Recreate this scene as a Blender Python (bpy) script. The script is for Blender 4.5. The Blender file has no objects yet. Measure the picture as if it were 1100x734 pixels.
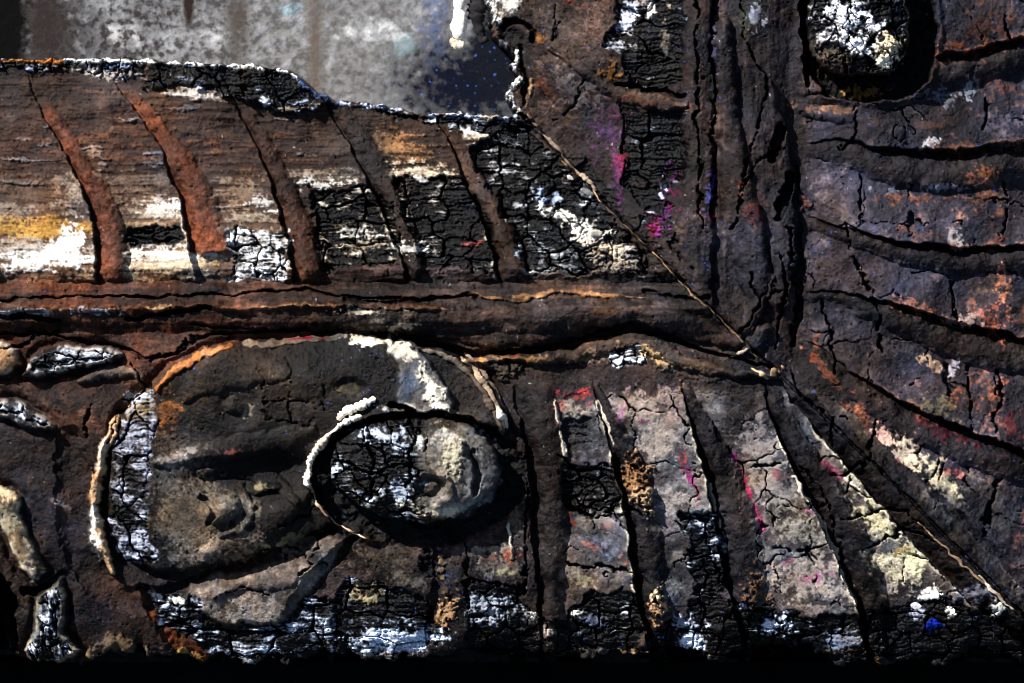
import bpy, math, random
import numpy as np

# ------------------------------------------------------------------ camera, sky, sun, exposure
S = 0.0002                      # one unit of the drawing = 0.2 mm; drawing is x right, y down, h up
sc = bpy.context.scene
def P(x, y, h=0.0): return ((x - 550) * S, (367 - y) * S, h * S)

cam = bpy.data.cameras.new('camera'); camo = bpy.data.objects.new('camera', cam)
sc.collection.objects.link(camo); sc.camera = camo
CD = 1.2
camo.location = (0, 0, CD); camo.rotation_euler = (0, 0, 0)
cam.sensor_width = 36; cam.lens = 36 * CD / (1100 * S)
cam.clip_start = 0.01; cam.clip_end = 50
cam.dof.use_dof = True; cam.dof.focus_distance = CD - 10 * S; cam.dof.aperture_fstop = 9.5

SUN_EL, SUN_AZ = math.radians(29), math.radians(133)     # azimuth counter-clockwise from +x: upper left of the frame
w = bpy.data.worlds.new('World'); sc.world = w; w.use_nodes = True
nt = w.node_tree
sky = nt.nodes.new('ShaderNodeTexSky'); sky.sky_type = 'NISHITA'; sky.sun_disc = False
sky.sun_elevation = SUN_EL; sky.sun_rotation = math.pi / 2 - SUN_AZ
bg = nt.nodes['Background']; bg.inputs['Strength'].default_value = 0.05
nt.links.new(sky.outputs[0], bg.inputs['Color'])
sun = bpy.data.lights.new('sun', 'SUN'); suno = bpy.data.objects.new('sun', sun)
sc.collection.objects.link(suno)
sun.energy = 5.0; sun.angle = math.radians(0.5); sun.color = (1, 0.975, 0.94)
suno.rotation_euler = (math.pi / 2 - SUN_EL, 0, SUN_AZ + math.pi / 2)
suno.location = (-1, 1, 1.2)
sc.view_settings.view_transform = 'Standard'; sc.view_settings.look = 'None'
sc.view_settings.gamma = 1; sc.view_settings.use_curve_mapping = False
sc.view_settings.exposure = 1.5
sc.cycles.filter_width = 1.0

# ------------------------------------------------------------------ numeric helpers
F = np.float32
def axis(lo, a, b, hi):
    l = [a]; st = 1.5
    while l[-1] > lo: l.append(l[-1] - st); st = min(st * 1.12, 9)
    r = [b]; st = 1.5
    while r[-1] < hi: r.append(r[-1] + st); st = min(st * 1.12, 9)
    return np.concatenate([np.array(l[:0:-1]), np.arange(a, b, 1.0), np.array(r)]).astype(F)
AX = axis(-330, -12, 1112, 1150); AY = axis(-330, -12, 712, 718)
X, Y = np.meshgrid(AX, AY)
NY, NX = X.shape
def ss(a, b, x):
    t = np.clip((x - a) / (b - a), 0, 1); return t * t * (3 - 2 * t)
_rng = np.random.RandomState(7)
_T = _rng.rand(512, 512).astype(F)
def vn(x, y, seed=0):                       # value noise, -1..1
    x = x + seed * 37.17; y = y + seed * 91.73
    xi = np.floor(x); yi = np.floor(y)
    fx = (x - xi).astype(F); fy = (y - yi).astype(F)
    xi = xi.astype(np.int32); yi = yi.astype(np.int32)
    fx = fx * fx * fx * (fx * (fx * 6 - 15) + 10); fy = fy * fy * fy * (fy * (fy * 6 - 15) + 10)
    x0 = xi & 511; x1 = (xi + 1) & 511; y0 = yi & 511; y1 = (yi + 1) & 511
    a = _T[y0, x0]; b = _T[y0, x1]; c = _T[y1, x0]; d = _T[y1, x1]
    t = a + (b - a) * fx; u = c + (d - c) * fx
    return (t + (u - t) * fy) * 2 - 1
def fbm(x, y, octv=4, seed=0, gain=.55):
    s = 0; a = 1.0; n = 0
    for i in range(octv):
        s = s + a * vn(x * (2.03 ** i), y * (2.03 ** i), seed + i * 3); n += a; a *= gain
    return (s / n * 1.6).astype(F)
G4 = fbm(X / 4, Y / 4, 2, 1); G9 = fbm(X / 9, Y / 9, 3, 2); G20 = fbm(X / 20, Y / 20, 4, 3)
G50 = fbm(X / 50, Y / 50, 4, 4); G120 = fbm(X / 120, Y / 120, 3, 5)
GS = vn(X / 1.7, Y / 1.7, 61)
GH = fbm(X / 34, Y / 4.5, 3, 6)             # grain running along the lower rail
GV = fbm(X / 4.5, Y / 34, 3, 7)             # grain running along the side rail
WX = fbm(X / 16, Y / 16, 3, 8) * 2.6; WY = fbm(X / 16, Y / 16, 3, 9) * 2.6
XW = X + WX; YW = Y + WY
NOI = {'4': G4, '9': G9, '20': G20, '50': G50, 'h': GH, 'v': GV}

H = np.zeros((NY, NX), F)
C = np.zeros((NY, NX, 3), F)
R = np.full((NY, NX), .42, F)               # roughness
L = np.full((NY, NX), -2, np.int32)         # which part each bit of the surface belongs to
PARTS = []                                  # (name, parent index or None, material key, label)
def part(name, parent=None, mat='gesso', label=None):
    PARTS.append((name, parent, mat, label)); return len(PARTS) - 1

def box(x0, x1, y0, y1):
    i0, i1 = np.searchsorted(AX, [x0, x1]); j0, j1 = np.searchsorted(AY, [y0, y1])
    return slice(max(j0, 0), max(j1, 0)), slice(max(i0, 0), max(i1, 0))
def lerpc(sl, m, col):
    C[sl] += m[..., None] * (np.array(col, F) - C[sl])
def blob(cx, cy, rx, ry, ang, col, amt=1, k=.6, n='9', soft=.55, rough=None, dh=0, only=None):
    if max(col) > .25 and max(col) > 3 * min(col) and rx * ry < 500: k = k * 1.7; amt = amt * .75; col = [q * .55 for q in col]
    r = max(rx, ry) * 1.9 + 6
    sl = box(cx - r, cx + r, cy - r, cy + r)
    a = math.radians(ang); ca, sa = math.cos(a), math.sin(a)
    dx, dy = XW[sl] - cx, YW[sl] - cy
    u = (dx * ca + dy * sa) / rx; v = (-dx * sa + dy * ca) / ry
    m = ss(-.12, soft, 1 - np.sqrt(u * u + v * v) + k * (NOI[n][sl] * .8 + .45 * G4[sl] + .3 * GS[sl])) * amt
    m = m * (.62 + .38 * ss(-.7, .3, G9[sl] + .7 * GS[sl]))
    if only is not None: m = m * only[sl]
    lerpc(sl, m, col)
    if rough is not None: R[sl] += m * (rough - R[sl])
    if dh: H[sl] += m * dh
    return sl, m
def smooth_pts(pts, n=6):
    p = np.array(pts, float)
    if len(p) < 3: return p
    q = np.vstack([2 * p[0] - p[1], p, 2 * p[-1] - p[-2]]); out = []
    for i in range(1, len(q) - 2):
        for t in np.arange(n) / n:
            a, b, c, d = q[i - 1], q[i], q[i + 1], q[i + 2]
            out.append(.5 * ((2 * b) + (c - a) * t + (2 * a - 5 * b + 4 * c - d) * t * t + (3 * b - a - 3 * c + d) * t ** 3))
    out.append(q[-2]); return np.array(out)
def pline(pts, pad, warp=1.0, smooth=True):
    """signed side distance and 0..1 position along a traced line"""
    p = smooth_pts(pts) if smooth else np.array(pts, float)
    sl = box(p[:, 0].min() - pad, p[:, 0].max() + pad, p[:, 1].min() - pad, p[:, 1].max() + pad)
    x = X[sl] + WX[sl] * warp; y = Y[sl] + WY[sl] * warp
    best = np.full(x.shape, 1e9, F); side = np.zeros(x.shape, F); tt = np.zeros(x.shape, F)
    seg = np.hypot(*(p[1:] - p[:-1]).T); cum = np.concatenate([[0], np.cumsum(seg)]); tot = cum[-1]
    for i in range(len(p) - 1):
        ax, ay = p[i]; bx, by = p[i + 1]; ex, ey = bx - ax, by - ay; l2 = ex * ex + ey * ey + 1e-9
        t = np.clip(((x - ax) * ex + (y - ay) * ey) / l2, 0, 1)
        dx = x - (ax + t * ex); dy = y - (ay + t * ey); d = dx * dx + dy * dy
        m = d < best
        best = np.where(m, d, best); side = np.where(m, np.sign(ex * dy - ey * dx), side)
        tt = np.where(m, (cum[i] + t * seg[i]) / tot, tt)
    return sl, np.sqrt(best), side, tt
def ridge(pts, hw, dh, col=None, amt=1, k=.35, n='9', warp=1, prof='round', rough=None):
    """a raised (or cut, dh < 0) moulding along a traced line; hw may be a list of half widths"""
    mx = max(hw) if isinstance(hw, (list, tuple)) else hw
    sl, d, sd, t = pline(pts, mx * 2 + 4, warp)
    ww = np.interp(t, np.linspace(0, 1, len(hw)), hw).astype(F) if isinstance(hw, (list, tuple)) else hw
    q = d / ww + k * .5 * NOI[n][sl]
    if prof == 'round': m = np.sqrt(np.clip(1 - q * q, 0, 1))
    elif prof == 'flat': m = ss(1.0, .7, q)
    else: m = ss(1, 0, q)
    H[sl] += m * dh
    if col is not None: lerpc(sl, ss(1.05, .75, q) * amt, col)
    if rough is not None: R[sl] += ss(1.05, .75, q) * (rough - R[sl])
    return sl, q
CH = (.010, .0095, .0105)
def crack(pts, wd=1.6, dp=7, warp=1.6, dark=.75):
    sl, d, sd, t = pline(pts, wd * 3 + 8, warp, False)
    d = np.abs(d + 1.1 * G4[sl] * (d < 6)); wd = wd * .78
    ww = wd * (.55 + .45 * np.sin(np.pi * np.clip(t, .06, .94))) * (1 + .6 * G9[sl])
    m = ss(1.25, .5, d / np.maximum(ww, .3))
    H[sl] -= m * dp; lerpc(sl, m * dark, CH)
def pmask(poly, soft=2.0, warp=1.0, pad=8):
    """inside of a traced outline (1 inside, soft edge), with wobbling border; returns signed depth too"""
    p = np.array(poly, float); sl = box(p[:, 0].min() - pad, p[:, 0].max() + pad, p[:, 1].min() - pad, p[:, 1].max() + pad)
    x = X[sl] + WX[sl] * warp; y = Y[sl] + WY[sl] * warp
    ins = np.zeros(x.shape, bool); best = np.full(x.shape, 1e9, F)
    for i in range(len(p)):
        ax, ay = p[i]; bx, by = p[(i + 1) % len(p)]
        c = ((ay > y) != (by > y)) & (x < (bx - ax) * (y - ay) / ((by - ay) if by != ay else 1e-9) + ax); ins ^= c
        ex, ey = bx - ax, by - ay; t = np.clip(((x - ax) * ex + (y - ay) * ey) / (ex * ex + ey * ey + 1e-9), 0, 1)
        best = np.minimum(best, (x - ax - t * ex) ** 2 + (y - ay - t * ey) ** 2)
    sd = np.where(ins, 1, -1) * np.sqrt(best)
    return sl, ss(-soft, soft, sd), sd
def voronoi(x, y, seed):
    """jittered cells: distance to the border between cells, cell number"""
    xi = np.floor(x); yi = np.floor(y); f1 = np.full(x.shape, 9., F); f2 = f1.copy(); cid = np.zeros(x.shape, np.int32)
    r = np.random.RandomState(seed); TX = r.rand(256, 256).astype(F); TY = r.rand(256, 256).astype(F)
    for dj in (-1, 0, 1):
        for di in (-1, 0, 1):
            ci = (xi + di).astype(np.int32); cj = (yi + dj).astype(np.int32)
            px = ci + .15 + .7 * TX[cj & 255, ci & 255]; py = cj + .15 + .7 * TY[cj & 255, ci & 255]
            d = np.maximum(np.abs(x - px), np.abs(y - py)) * .65 + .35 * np.hypot(x - px, y - py)
            m = d < f1
            f2 = np.where(m, f1, np.minimum(f2, d)); cid = np.where(m, (ci & 1023) * 1024 + (cj & 1023), cid); f1 = np.where(m, d, f1)
    return f2 - f1, cid

PIECES = []                      # (slice, mask, cell ids, part name, parent, material) turned into parts at the end
def char(sl, m, cw, chh, ang=0, ash=.0, depth=5, drop=3, seed=1, ashcol=(.62, .66, .74), piece=None, parent=None, fine=True, base=CH):
    """alligatored charcoal: blocks with shrinkage cracks, grain, and ash lying on some blocks"""
    a = math.radians(ang); ca, sa = math.cos(a), math.sin(a)
    x = XW[sl]; y = YW[sl]
    u = (x * ca + y * sa); v = (-x * sa + y * ca)
    e, cid = voronoi(u / cw, v / chh, seed)
    mn = min(cw, chh); var = .75 + .6 * G20[sl].clip(-1, 1)
    ck = ss(1.7, .5, e * mn / np.maximum(var, .25))
    e2, c2 = voronoi(u / (cw * .42) + 5, v / (chh * .34), seed + 9) if fine else (np.ones_like(e), cid)
    ck2 = ss(.9, .15, e2 * mn * .36) * ss(-.1, .5, G20[sl] + .4 * G50[sl])
    hsh = ((cid * 7919 + seed * 31) % 97 / 97.).astype(F); h2 = ((c2 * 6007) % 89 / 89.).astype(F)
    g = fbm(u / max(cw * .5, 8), v / 1.9, 2, seed + 3)
    H[sl] += m * (-drop + (hsh - .5) * 4.5 - ck * depth * 1.2 - ck2 * depth * .4 + (h2 - .5) * 1.6 + g * 1.0 + GS[sl] * .35)
    al = ss(-.1, .68, ash - .74 + .5 * G20[sl] + .34 * g + .28 * G9[sl] + .35 * (hsh - .5) + .2 * (h2 - .5) + .12 * GS[sl]) * (1 - ck) * (1 - .75 * ck2)
    lerpc(sl, m, base); lerpc(sl, m * ss(.3, 1, g + .5 * G9[sl]) * .5, (.03, .028, .028))
    tint = np.clip(.72 + .35 * G9[sl] + .2 * G4[sl], .25, 1.1)[..., None]
    C[sl] += (m * al)[..., None] * (np.array(ashcol, F) * tint - C[sl])
    R[sl] += m * ((.34 + .4 * al) - R[sl])
    if piece: PIECES.append((sl, m, cid, piece, parent, 'char'))
    return e, cid
def charpoly(poly, cw, chh, warp=1.4, **k):
    sl, m, sd = pmask(poly, 1.6, warp, 16); m = ss(-1.8, 1.8, sd + 4.5 * G20[sl] + 2.5 * G9[sl] + 1.2 * G4[sl]); cw *= 1.15; chh *= 1.1; return char(sl, m, cw, chh, **k)

# ------------------------------------------------------------------ the ground and the panel in the opening
def new_mat(name):
    m = bpy.data.materials.new(name); m.use_nodes = True
    n = m.node_tree; b = n.nodes['Principled BSDF']; return m, n, b
def noise_node(n, scale, detail=6, rough=.6, vec=None):
    t = n.nodes.new('ShaderNodeTexNoise'); t.inputs['Scale'].default_value = scale
    t.inputs['Detail'].default_value = detail; t.inputs['Roughness'].default_value = rough
    if vec is not None: n.links.new(vec, t.inputs['Vector'])
    return t
def ramp(n, fac, stops):
    r = n.nodes.new('ShaderNodeValToRGB'); n.links.new(fac, r.inputs['Fac'])
    while len(r.color_ramp.elements) < len(stops): r.color_ramp.elements.new(.5)
    for e, (p, c) in zip(r.color_ramp.elements, stops): e.position = p; e.color = (*c, 1)
    return r.outputs['Color']
def mix(n, fac, a, b, mode='MIX'):
    m = n.nodes.new('ShaderNodeMix'); m.data_type = 'RGBA'; m.blend_type = mode
    for sock, v in ((m.inputs['Factor'], fac), (m.inputs['A'], a), (m.inputs['B'], b)):
        if hasattr(v, 'is_linked') or hasattr(v, 'links'): n.links.new(v, sock)
        else: sock.default_value = v if not isinstance(v, tuple) else (*v, 1)
    return m.outputs['Result']

def surf_mat(name, bump=.5, spec=.35, grit=.35):
    m, n, b = new_mat(name)
    at = n.nodes.new('ShaderNodeAttribute'); at.attribute_name = 'pigment'
    ar = n.nodes.new('ShaderNodeAttribute'); ar.attribute_name = 'gloss'
    tc = n.nodes.new('ShaderNodeTexCoord'); v = tc.outputs['Object']
    n1 = noise_node(n, 1 / (3.2 * S), 6, .72, v); n2 = noise_node(n, 1 / (1.1 * S), 3, .7, v)
    f = ramp(n, n1.outputs['Fac'], [(.25, (1 - grit,) * 3), (.5, (1, 1, 1)), (.8, (1 + grit,) * 3)])
    c = mix(n, 1.0, at.outputs['Color'], f, 'MULTIPLY')
    n.links.new(c, b.inputs['Base Color']); n.links.new(ar.outputs['Fac'], b.inputs['Roughness'])
    b.inputs['Specular IOR Level'].default_value = spec
    ad = n.nodes.new('ShaderNodeMath'); ad.operation = 'MULTIPLY_ADD'; ad.inputs[1].default_value = .55
    n.links.new(n2.outputs['Fac'], ad.inputs[0]); n.links.new(n1.outputs['Fac'], ad.inputs[2])
    bp = n.nodes.new('ShaderNodeBump'); bp.inputs['Strength'].default_value = bump; bp.inputs['Distance'].default_value = 1.5 * S
    n.links.new(ad.outputs[0], bp.inputs['Height']); n.links.new(bp.outputs['Normal'], b.inputs['Normal'])
    return m
MATS = {'gesso': surf_mat('scorched_gesso', .85, .08, .55), 'char': surf_mat('charcoal', .6, .06, .4),
        'ash': surf_mat('white_ash', .9, .05, .4)}

def tag(o, label=None, cat=None, kind=None, group=None):
    if label: o['label'] = label
    if cat: o['category'] = cat
    if kind: o['kind'] = kind
    if group: o['group'] = group
def link(name, me, parent=None):
    o = bpy.data.objects.new(name, me); sc.collection.objects.link(o); o.parent = parent; return o

HB = -140                       # underside of the frame, resting on the ground
def grid_mesh(name, x0, x1, y0, y1, st, fh, thick=0):
    xs = np.arange(x0, x1 + st, st); ys = np.arange(y0, y1 + st, st); gx, gy = np.meshgrid(xs, ys); h = fh(gx, gy)
    v = np.stack([(gx - 550) * S, (367 - gy) * S, h * S], -1).reshape(-1, 3); nx = len(xs); ny = len(ys)
    i = np.arange(nx * ny).reshape(ny, nx)
    f = np.stack([i[:-1, :-1], i[1:, :-1], i[1:, 1:], i[:-1, 1:]], -1).reshape(-1, 4).tolist()
    v = v.tolist()
    if thick:
        ring = list(i[0, :]) + list(i[1:, -1]) + list(i[-1, -2::-1]) + list(i[-2:0, 0]); b0 = len(v)
        for r in ring: v.append([v[r][0], v[r][1], v[r][2] - thick * S])
        k = len(ring)
        for a in range(k): f.append([int(ring[a]), int(ring[(a + 1) % k]), b0 + (a + 1) % k, b0 + a])
        f.append([b0 + k - 1 - a for a in range(k)][::-1])
    me = bpy.data.meshes.new(name); me.from_pydata(v, [], f); me.update()
    for p in me.polygons: p.use_smooth = True
    return me
m, n, b = new_mat('sooty_ground')
tc = n.nodes.new('ShaderNodeTexCoord')
a1 = noise_node(n, 60, 9, .65, tc.outputs['Object'])
n.links.new(ramp(n, a1.outputs['Fac'], [(.3, (.0012, .0012, .0012)), (.6, (.003, .003, .003)), (.8, (.008, .007, .006))]), b.inputs['Base Color'])
b.inputs['Roughness'].default_value = .95; b.inputs['Specular IOR Level'].default_value = .04
bp = n.nodes.new('ShaderNodeBump'); bp.inputs['Distance'].default_value = .002; n.links.new(a1.outputs['Fac'], bp.inputs['Height']); n.links.new(bp.outputs['Normal'], b.inputs['Normal'])
g = link('ground', grid_mesh('ground', -3000, 4000, -3000, 3600, 100, lambda x, y: HB + 0 * x)); g.data.materials.append(m); tag(g, kind='structure')

m, n, b = new_mat('sooted_panel')
tc = n.nodes.new('ShaderNodeTexCoord'); v = tc.outputs['Object']
def at_blob(cx, cy, rx, ry, hard, ntex, k):
    """soft-edged stain of a given place and size on the panel, border broken by noise"""
    mp = n.nodes.new('ShaderNodeMapping'); mp.vector_type = 'TEXTURE'
    mp.inputs['Location'].default_value = P(cx, cy, -100); mp.inputs['Scale'].default_value = (rx * S, ry * S, 1)
    n.links.new(v, mp.inputs['Vector'])
    ln = n.nodes.new('ShaderNodeVectorMath'); ln.operation = 'LENGTH'; n.links.new(mp.outputs[0], ln.inputs[0])
    s = n.nodes.new('ShaderNodeMath'); s.operation = 'MULTIPLY_ADD'; s.inputs[1].default_value = k
    n.links.new(ntex.outputs['Fac'], s.inputs[0]); n.links.new(ln.outputs['Value'], s.inputs[2])
    mr = n.nodes.new('ShaderNodeMapRange'); mr.inputs[1].default_value = 1 + k * .5 + hard; mr.inputs[2].default_value = 1 + k * .5 - hard
    n.links.new(s.outputs[0], mr.inputs[0]); return mr.outputs[0]
a1 = noise_node(n, 1 / (60 * S), 6, .55, v); a2 = noise_node(n, 1 / (11 * S), 4, .6, v); a3 = noise_node(n, 1 / (9 * S), 3, .5, v)
a4 = noise_node(n, 1 / (13 * S), 4, .55, v)
c = ramp(n, a1.outputs['Fac'], [(.38, (.070, .070, .074)), (.52, (.125, .126, .130)), (.64, (.21, .21, .215))])
for (cx, cy, rx, ry, hd, k, col) in [
        (340, 60, 120, 60, 1.2, 2.0, (.15, .145, .138)), (310, 6, 11, 9, .35, 3.4, (.20, .27, .30)), (434, 44, 11, 13, .35, 3.0, (.20, .27, .28)), (400, 28, 24, 9, .6, 4.5, (.42, .42, .42)),
        (466, 18, 10, 40, .8, 5.0, (.07, .09, .16)),         (300, 100, 12, 12, .6, 3, (.36, .35, .36)), (130, 30, 16, 10, .6, 4, (.34, .33, .33)), (225, 35, 14, 8, .6, 4, (.38, .37, .37))]:
    c = mix(n, at_blob(cx, cy, rx, ry, hd, a4, k), c, col)
left = at_blob(60, 40, 210, 130, .5, a1, .5)
spots = mix(n, 1.0, ramp(n, a2.outputs['Fac'], [(.45, (0, 0, 0)), (.57, (.97,) * 3)]), mix(n, .45, left, (1, 1, 1)), 'MULTIPLY')
c = mix(n, spots, c, (.020, .017, .017))
c = mix(n, ramp(n, a3.outputs['Fac'], [(.34, (.6,) * 3), (.46, (0, 0, 0))]), c, (.05, .043, .04))
c = mix(n, ramp(n, a4.outputs['Fac'], [(.54, (0, 0, 0)), (.78, (.6,) * 3)]), c, (.32, .32, .34))
for (cx, cy, rx, ry, hd, k, col) in [(40, 20, 30, 60, .6, 5.0, (.018, .014, .013)), (-8, 20, 28, 120, .25, 1.0, (.002, .002, .002)), (197, 0, 5, 24, .3, 2.4, (.016, .010, .008)), (250, 15, 9, 36, .7, 6, (.05, .04, .034)), (335, 40, 6, 60, .8, 6, (.08, .062, .05)),
        (506, 88, 80, 48, .5, 2.6, (.003, .004, .009)), (530, 55, 26, 50, .3, 1.7, (.004, .005, .008))]:
    c = mix(n, at_blob(cx, cy, rx, ry, hd, a2, k), c, col)
sp = noise_node(n, 1 / (4.2 * S), 1, .4, v)
zone = at_blob(495, 70, 70, 60, .5, a1, .6)
blu = mix(n, 1.0, zone, ramp(n, sp.outputs['Fac'], [(.70, (0, 0, 0)), (.76, (.8, .8, .8))]), 'MULTIPLY')
c = mix(n, blu, c, (.04, .09, .35))
n.links.new(c, b.inputs['Base Color']); b.inputs['Roughness'].default_value = .9; b.inputs['Specular IOR Level'].default_value = .03
bp = n.nodes.new('ShaderNodeBump'); bp.inputs['Distance'].default_value = 3 * S; bp.inputs['Strength'].default_value = .5
n.links.new(a2.outputs['Fac'], bp.inputs['Height']); n.links.new(bp.outputs['Normal'], b.inputs['Normal'])
pn = link('backing_panel', grid_mesh('backing_panel', -500, 600, -500, 170, 10, lambda x, y: -100 + .8 * np.sin(x / 90.) + .6 * np.sin(y / 70. + x / 200.), 39))
pn.data.materials.append(m); tag(pn, 'flat grey soot-stained panel lying behind the opening of the burnt frame', 'panel')

# ------------------------------------------------------------------ the burnt frame: profile of the two rails
FR = part('__root__')
BOT = part('lower_rail', None, 'gesso', 'reddish brown scorched lower rail')
SID = part('side_rail', None, 'gesso', 'dark brown scorched side rail')
mit = YW - (XW - 440)                       # > 0 on the lower rail, < 0 on the side rail
isb = mit > 0
YP = YW + ss(640, 690, YW) * (G50 * 11 + G20 * 6 + G9 * 2 - 4)
pb = np.interp(YP, [60, 85, 110, 200, 290, 303, 309, 330, 346, 358, 385, 450, 540, 620, 665, 690, 701, 706],
               [-30, -24, -18, -6, 8, 2, 9, 17, 12, 3, 7, 10, 6, -4, -10, -17, -24, HB])
XP = XW + np.where((XW > 770) & (XW < 900), 7 * np.sin(Y / 62.) + 3 * np.sin(Y / 27.), 0) * ss(770, 800, XW) * ss(900, 870, XW)
ps = np.interp(XP, [522, 560, 640, 732, 738, 748, 762, 768, 776, 812, 836, 854, 872, 920, 1000, 1080, 1128, 1140, 1146],
               [-24, -18, -8, 4, 12, 14, 12, 4, 8, 16, 13, 8, 9, 12, 6, -6, -20, -40, HB])
H[:] = np.where(isb, pb, ps)
wm = ss(-14, 14, mit)
near = np.abs(mit) < 16
H[near] = (pb * wm + ps * (1 - wm))[near]
H += G120 * 6 + G50 * 2.6 + G20 * .55 + G9 * .25 + G4 * .25 + GS * .28
BR = np.array([.046, .034, .030], F); RED = np.array([.110, .048, .030], F); DK = np.array([.030, .027, .032], F)
C[:] = BR
redm = ss(480, 60, X + 60 * G50) * ss(60, 330, Y) * ss(440, 380, Y) * .95
lerpc((slice(None), slice(None)), redm * (0.7 + .5 * G20).clip(0, 1), RED)
lerpc((slice(None), slice(None)), ss(600, 860, X + 50 * G50) * .75, DK)
lerpc((slice(None), slice(None)), ss(420, 700, Y + 40 * G50) * ss(0, 400, X) * .45, DK)
lerpc((slice(None), slice(None)), ss(.2, 1.1, G20 + .4 * G4) * .5, (.085, .068, .060))
lerpc((slice(None), slice(None)), ss(.1, .9, -G50 + .5 * G9) * .6, (.016, .013, .013))
ALL = (slice(None), slice(None))

# flutes: centre line and half width of every channel, as traced
def col_fl(ys, xs, hw):                     # channel running down the picture
    c = np.interp(YW, ys, xs); w_ = np.interp(YW, ys, hw); return XW - c, w_
def row_fl(xs, ys, hw):
    c = np.interp(XW, xs, ys); w_ = np.interp(XW, xs, hw); return YW - c, w_
R1 = ([60, 100, 120, 160, 200, 245, 290, 305], [22, 40, 52, 76, 100, 117, 121, 120], [2, 5, 8, 9, 10, 12, 13, 13])
COVE = [([y for y in R1[0]], [x - 340 for x in R1[1]], R1[2]), ([y for y in R1[0]], [x - 240 for x in R1[1]], R1[2]),
        ([y for y in R1[0]], [x - 140 for x in R1[1]], R1[2]), R1,
        ([60, 85, 100, 130, 165, 210, 265, 300], [110, 128, 140, 163, 188, 210, 226, 232], [2, 5, 7, 9, 12, 15, 17, 17]),
        ([70, 110, 125, 160, 200, 245, 290, 305], [235, 255, 265, 287, 304, 320, 330, 331], [2, 4, 6, 8, 10, 12, 13, 12]),
        ([80, 105, 120, 165, 210, 260, 290], [335, 355, 366, 395, 418, 437, 445], [3, 7, 9, 11, 12, 12, 8]),
        ([90, 120, 140, 185, 225, 270, 303], [450, 472, 484, 507, 526, 546, 549], [2, 5, 7, 9, 11, 13, 13])]
FAN = [([395, 420, 489, 560, 640, 700], [556, 572, 588, 590, 590, 590], [16, 20, 20, 17, 12, 8]),
       ([415, 450, 489, 550, 630, 700], [640, 655, 672, 688, 697, 710], [4, 8, 13, 16, 16, 10]),
       ([415, 450, 489, 560, 620, 650, 700], [736, 750, 768, 790, 798, 801, 806], [5, 10, 15, 21, 20, 14, 8]),
       ([405, 440, 489, 512, 580, 647, 700], [820, 836, 860, 874, 910, 934, 942], [5, 10, 16, 19, 20, 15, 9]),
       ([395, 440, 480, 509, 556, 613, 660, 720], [830, 872, 912, 940, 985, 1040, 1090, 1150], [6, 14, 20, 24, 29, 32, 30, 20])]
ROW = [([860, 1010, 1050, 1100, 1250], [110, 78, 70, 56, 10], [4, 13, 13, 13, 13]),
       ([850, 900, 960, 1020, 1100, 1250], [158, 163, 180, 183, 172, 150], [3, 9, 14, 15, 14, 14]),
       ([850, 900, 965, 1030, 1100, 1250], [236, 250, 271, 280, 276, 268], [3, 6, 9, 10, 9, 9]),
       ([895, 930, 985, 1040, 1100, 1250], [318, 330, 350, 370, 381, 400], [3, 8, 12, 14, 14, 14]),
       ([858, 880, 905, 955, 1020, 1066, 1100, 1250], [366, 385, 408, 441, 473, 490, 500, 530], [4, 8, 11, 13, 13, 13, 13, 13])]
COVE = [(a_, b_, [1.28 * q for q in c_]) for a_, b_, c_ in COVE]; FAN = [(a_, b_, [1.06 * q for q in c_]) for a_, b_, c_ in FAN]; ROW = [(a_, b_, [1.4 * q for q in c_]) for a_, b_, c_ in ROW]
def channel(fl, zone, dep, col, colamt=.85, edge=.22, bulge=.45):
    """cut one flute: steep walls, gently rounded floor; dep is an array (its depth)"""
    u, w_ = fl; q = np.abs(u) / np.maximum(w_, 1)
    m = ss(1 + edge * .5, 1 - edge, q + .10 * G9) * zone
    us = np.clip(u / np.maximum(w_, 1), -1.6, 1.6)
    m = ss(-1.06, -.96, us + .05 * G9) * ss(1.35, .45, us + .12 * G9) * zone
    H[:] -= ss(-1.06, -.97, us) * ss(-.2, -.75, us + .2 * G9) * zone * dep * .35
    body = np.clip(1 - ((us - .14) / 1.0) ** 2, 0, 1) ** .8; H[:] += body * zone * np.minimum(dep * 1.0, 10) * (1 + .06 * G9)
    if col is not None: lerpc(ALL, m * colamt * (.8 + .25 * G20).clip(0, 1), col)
    return m
zc = ss(66, 92, YW) * ss(306, 299, YW) * ss(2, 12, mit)
zf = ss(404, 425, YW) * ss(540, 552, XW)
zr = ss(862, 874, XW) * ss(4, -6, mit + 40)
def sweep(edges, coord, A, zone):
    """each lobe rises in a hollow curve to a sharp crest and drops to the next"""
    for e0, e1 in zip(edges[:-1], edges[1:]):
        t = (coord - e0) / np.maximum(e1 - e0, 8); s = (t >= 0) & (t < 1)
        tc_ = np.clip(t, 0, 1); H[:] += np.where(s, zone * A * (.62 * tc_ ** 2 + .38 * tc_ - .40), 0)
def ledge(s, ax):
    if ax: return np.interp(YW, s[0], np.array(s[1]) - np.array(s[2]))
    return np.interp(XW, s[0], np.array(s[1]) - np.array(s[2]))
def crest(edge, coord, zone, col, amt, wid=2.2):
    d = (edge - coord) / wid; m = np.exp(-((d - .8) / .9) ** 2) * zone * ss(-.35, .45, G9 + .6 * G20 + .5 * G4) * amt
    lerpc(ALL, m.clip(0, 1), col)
EC = [ledge(s, 1) for s in COVE] + [YW + 440]
EF = [ledge(s, 1) for s in FAN]
ER = [ledge(ROW[0], 0) - 120] + [ledge(s, 0) for s in ROW] + [np.interp(XW, [800, 872, 912, 940, 985, 1040, 1090, 1250], [345, 420, 452, 478, 524, 580, 632, 800])]
sweep(EC, XW, 3 + 7 * ss(110, 290, Y), zc)
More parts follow.
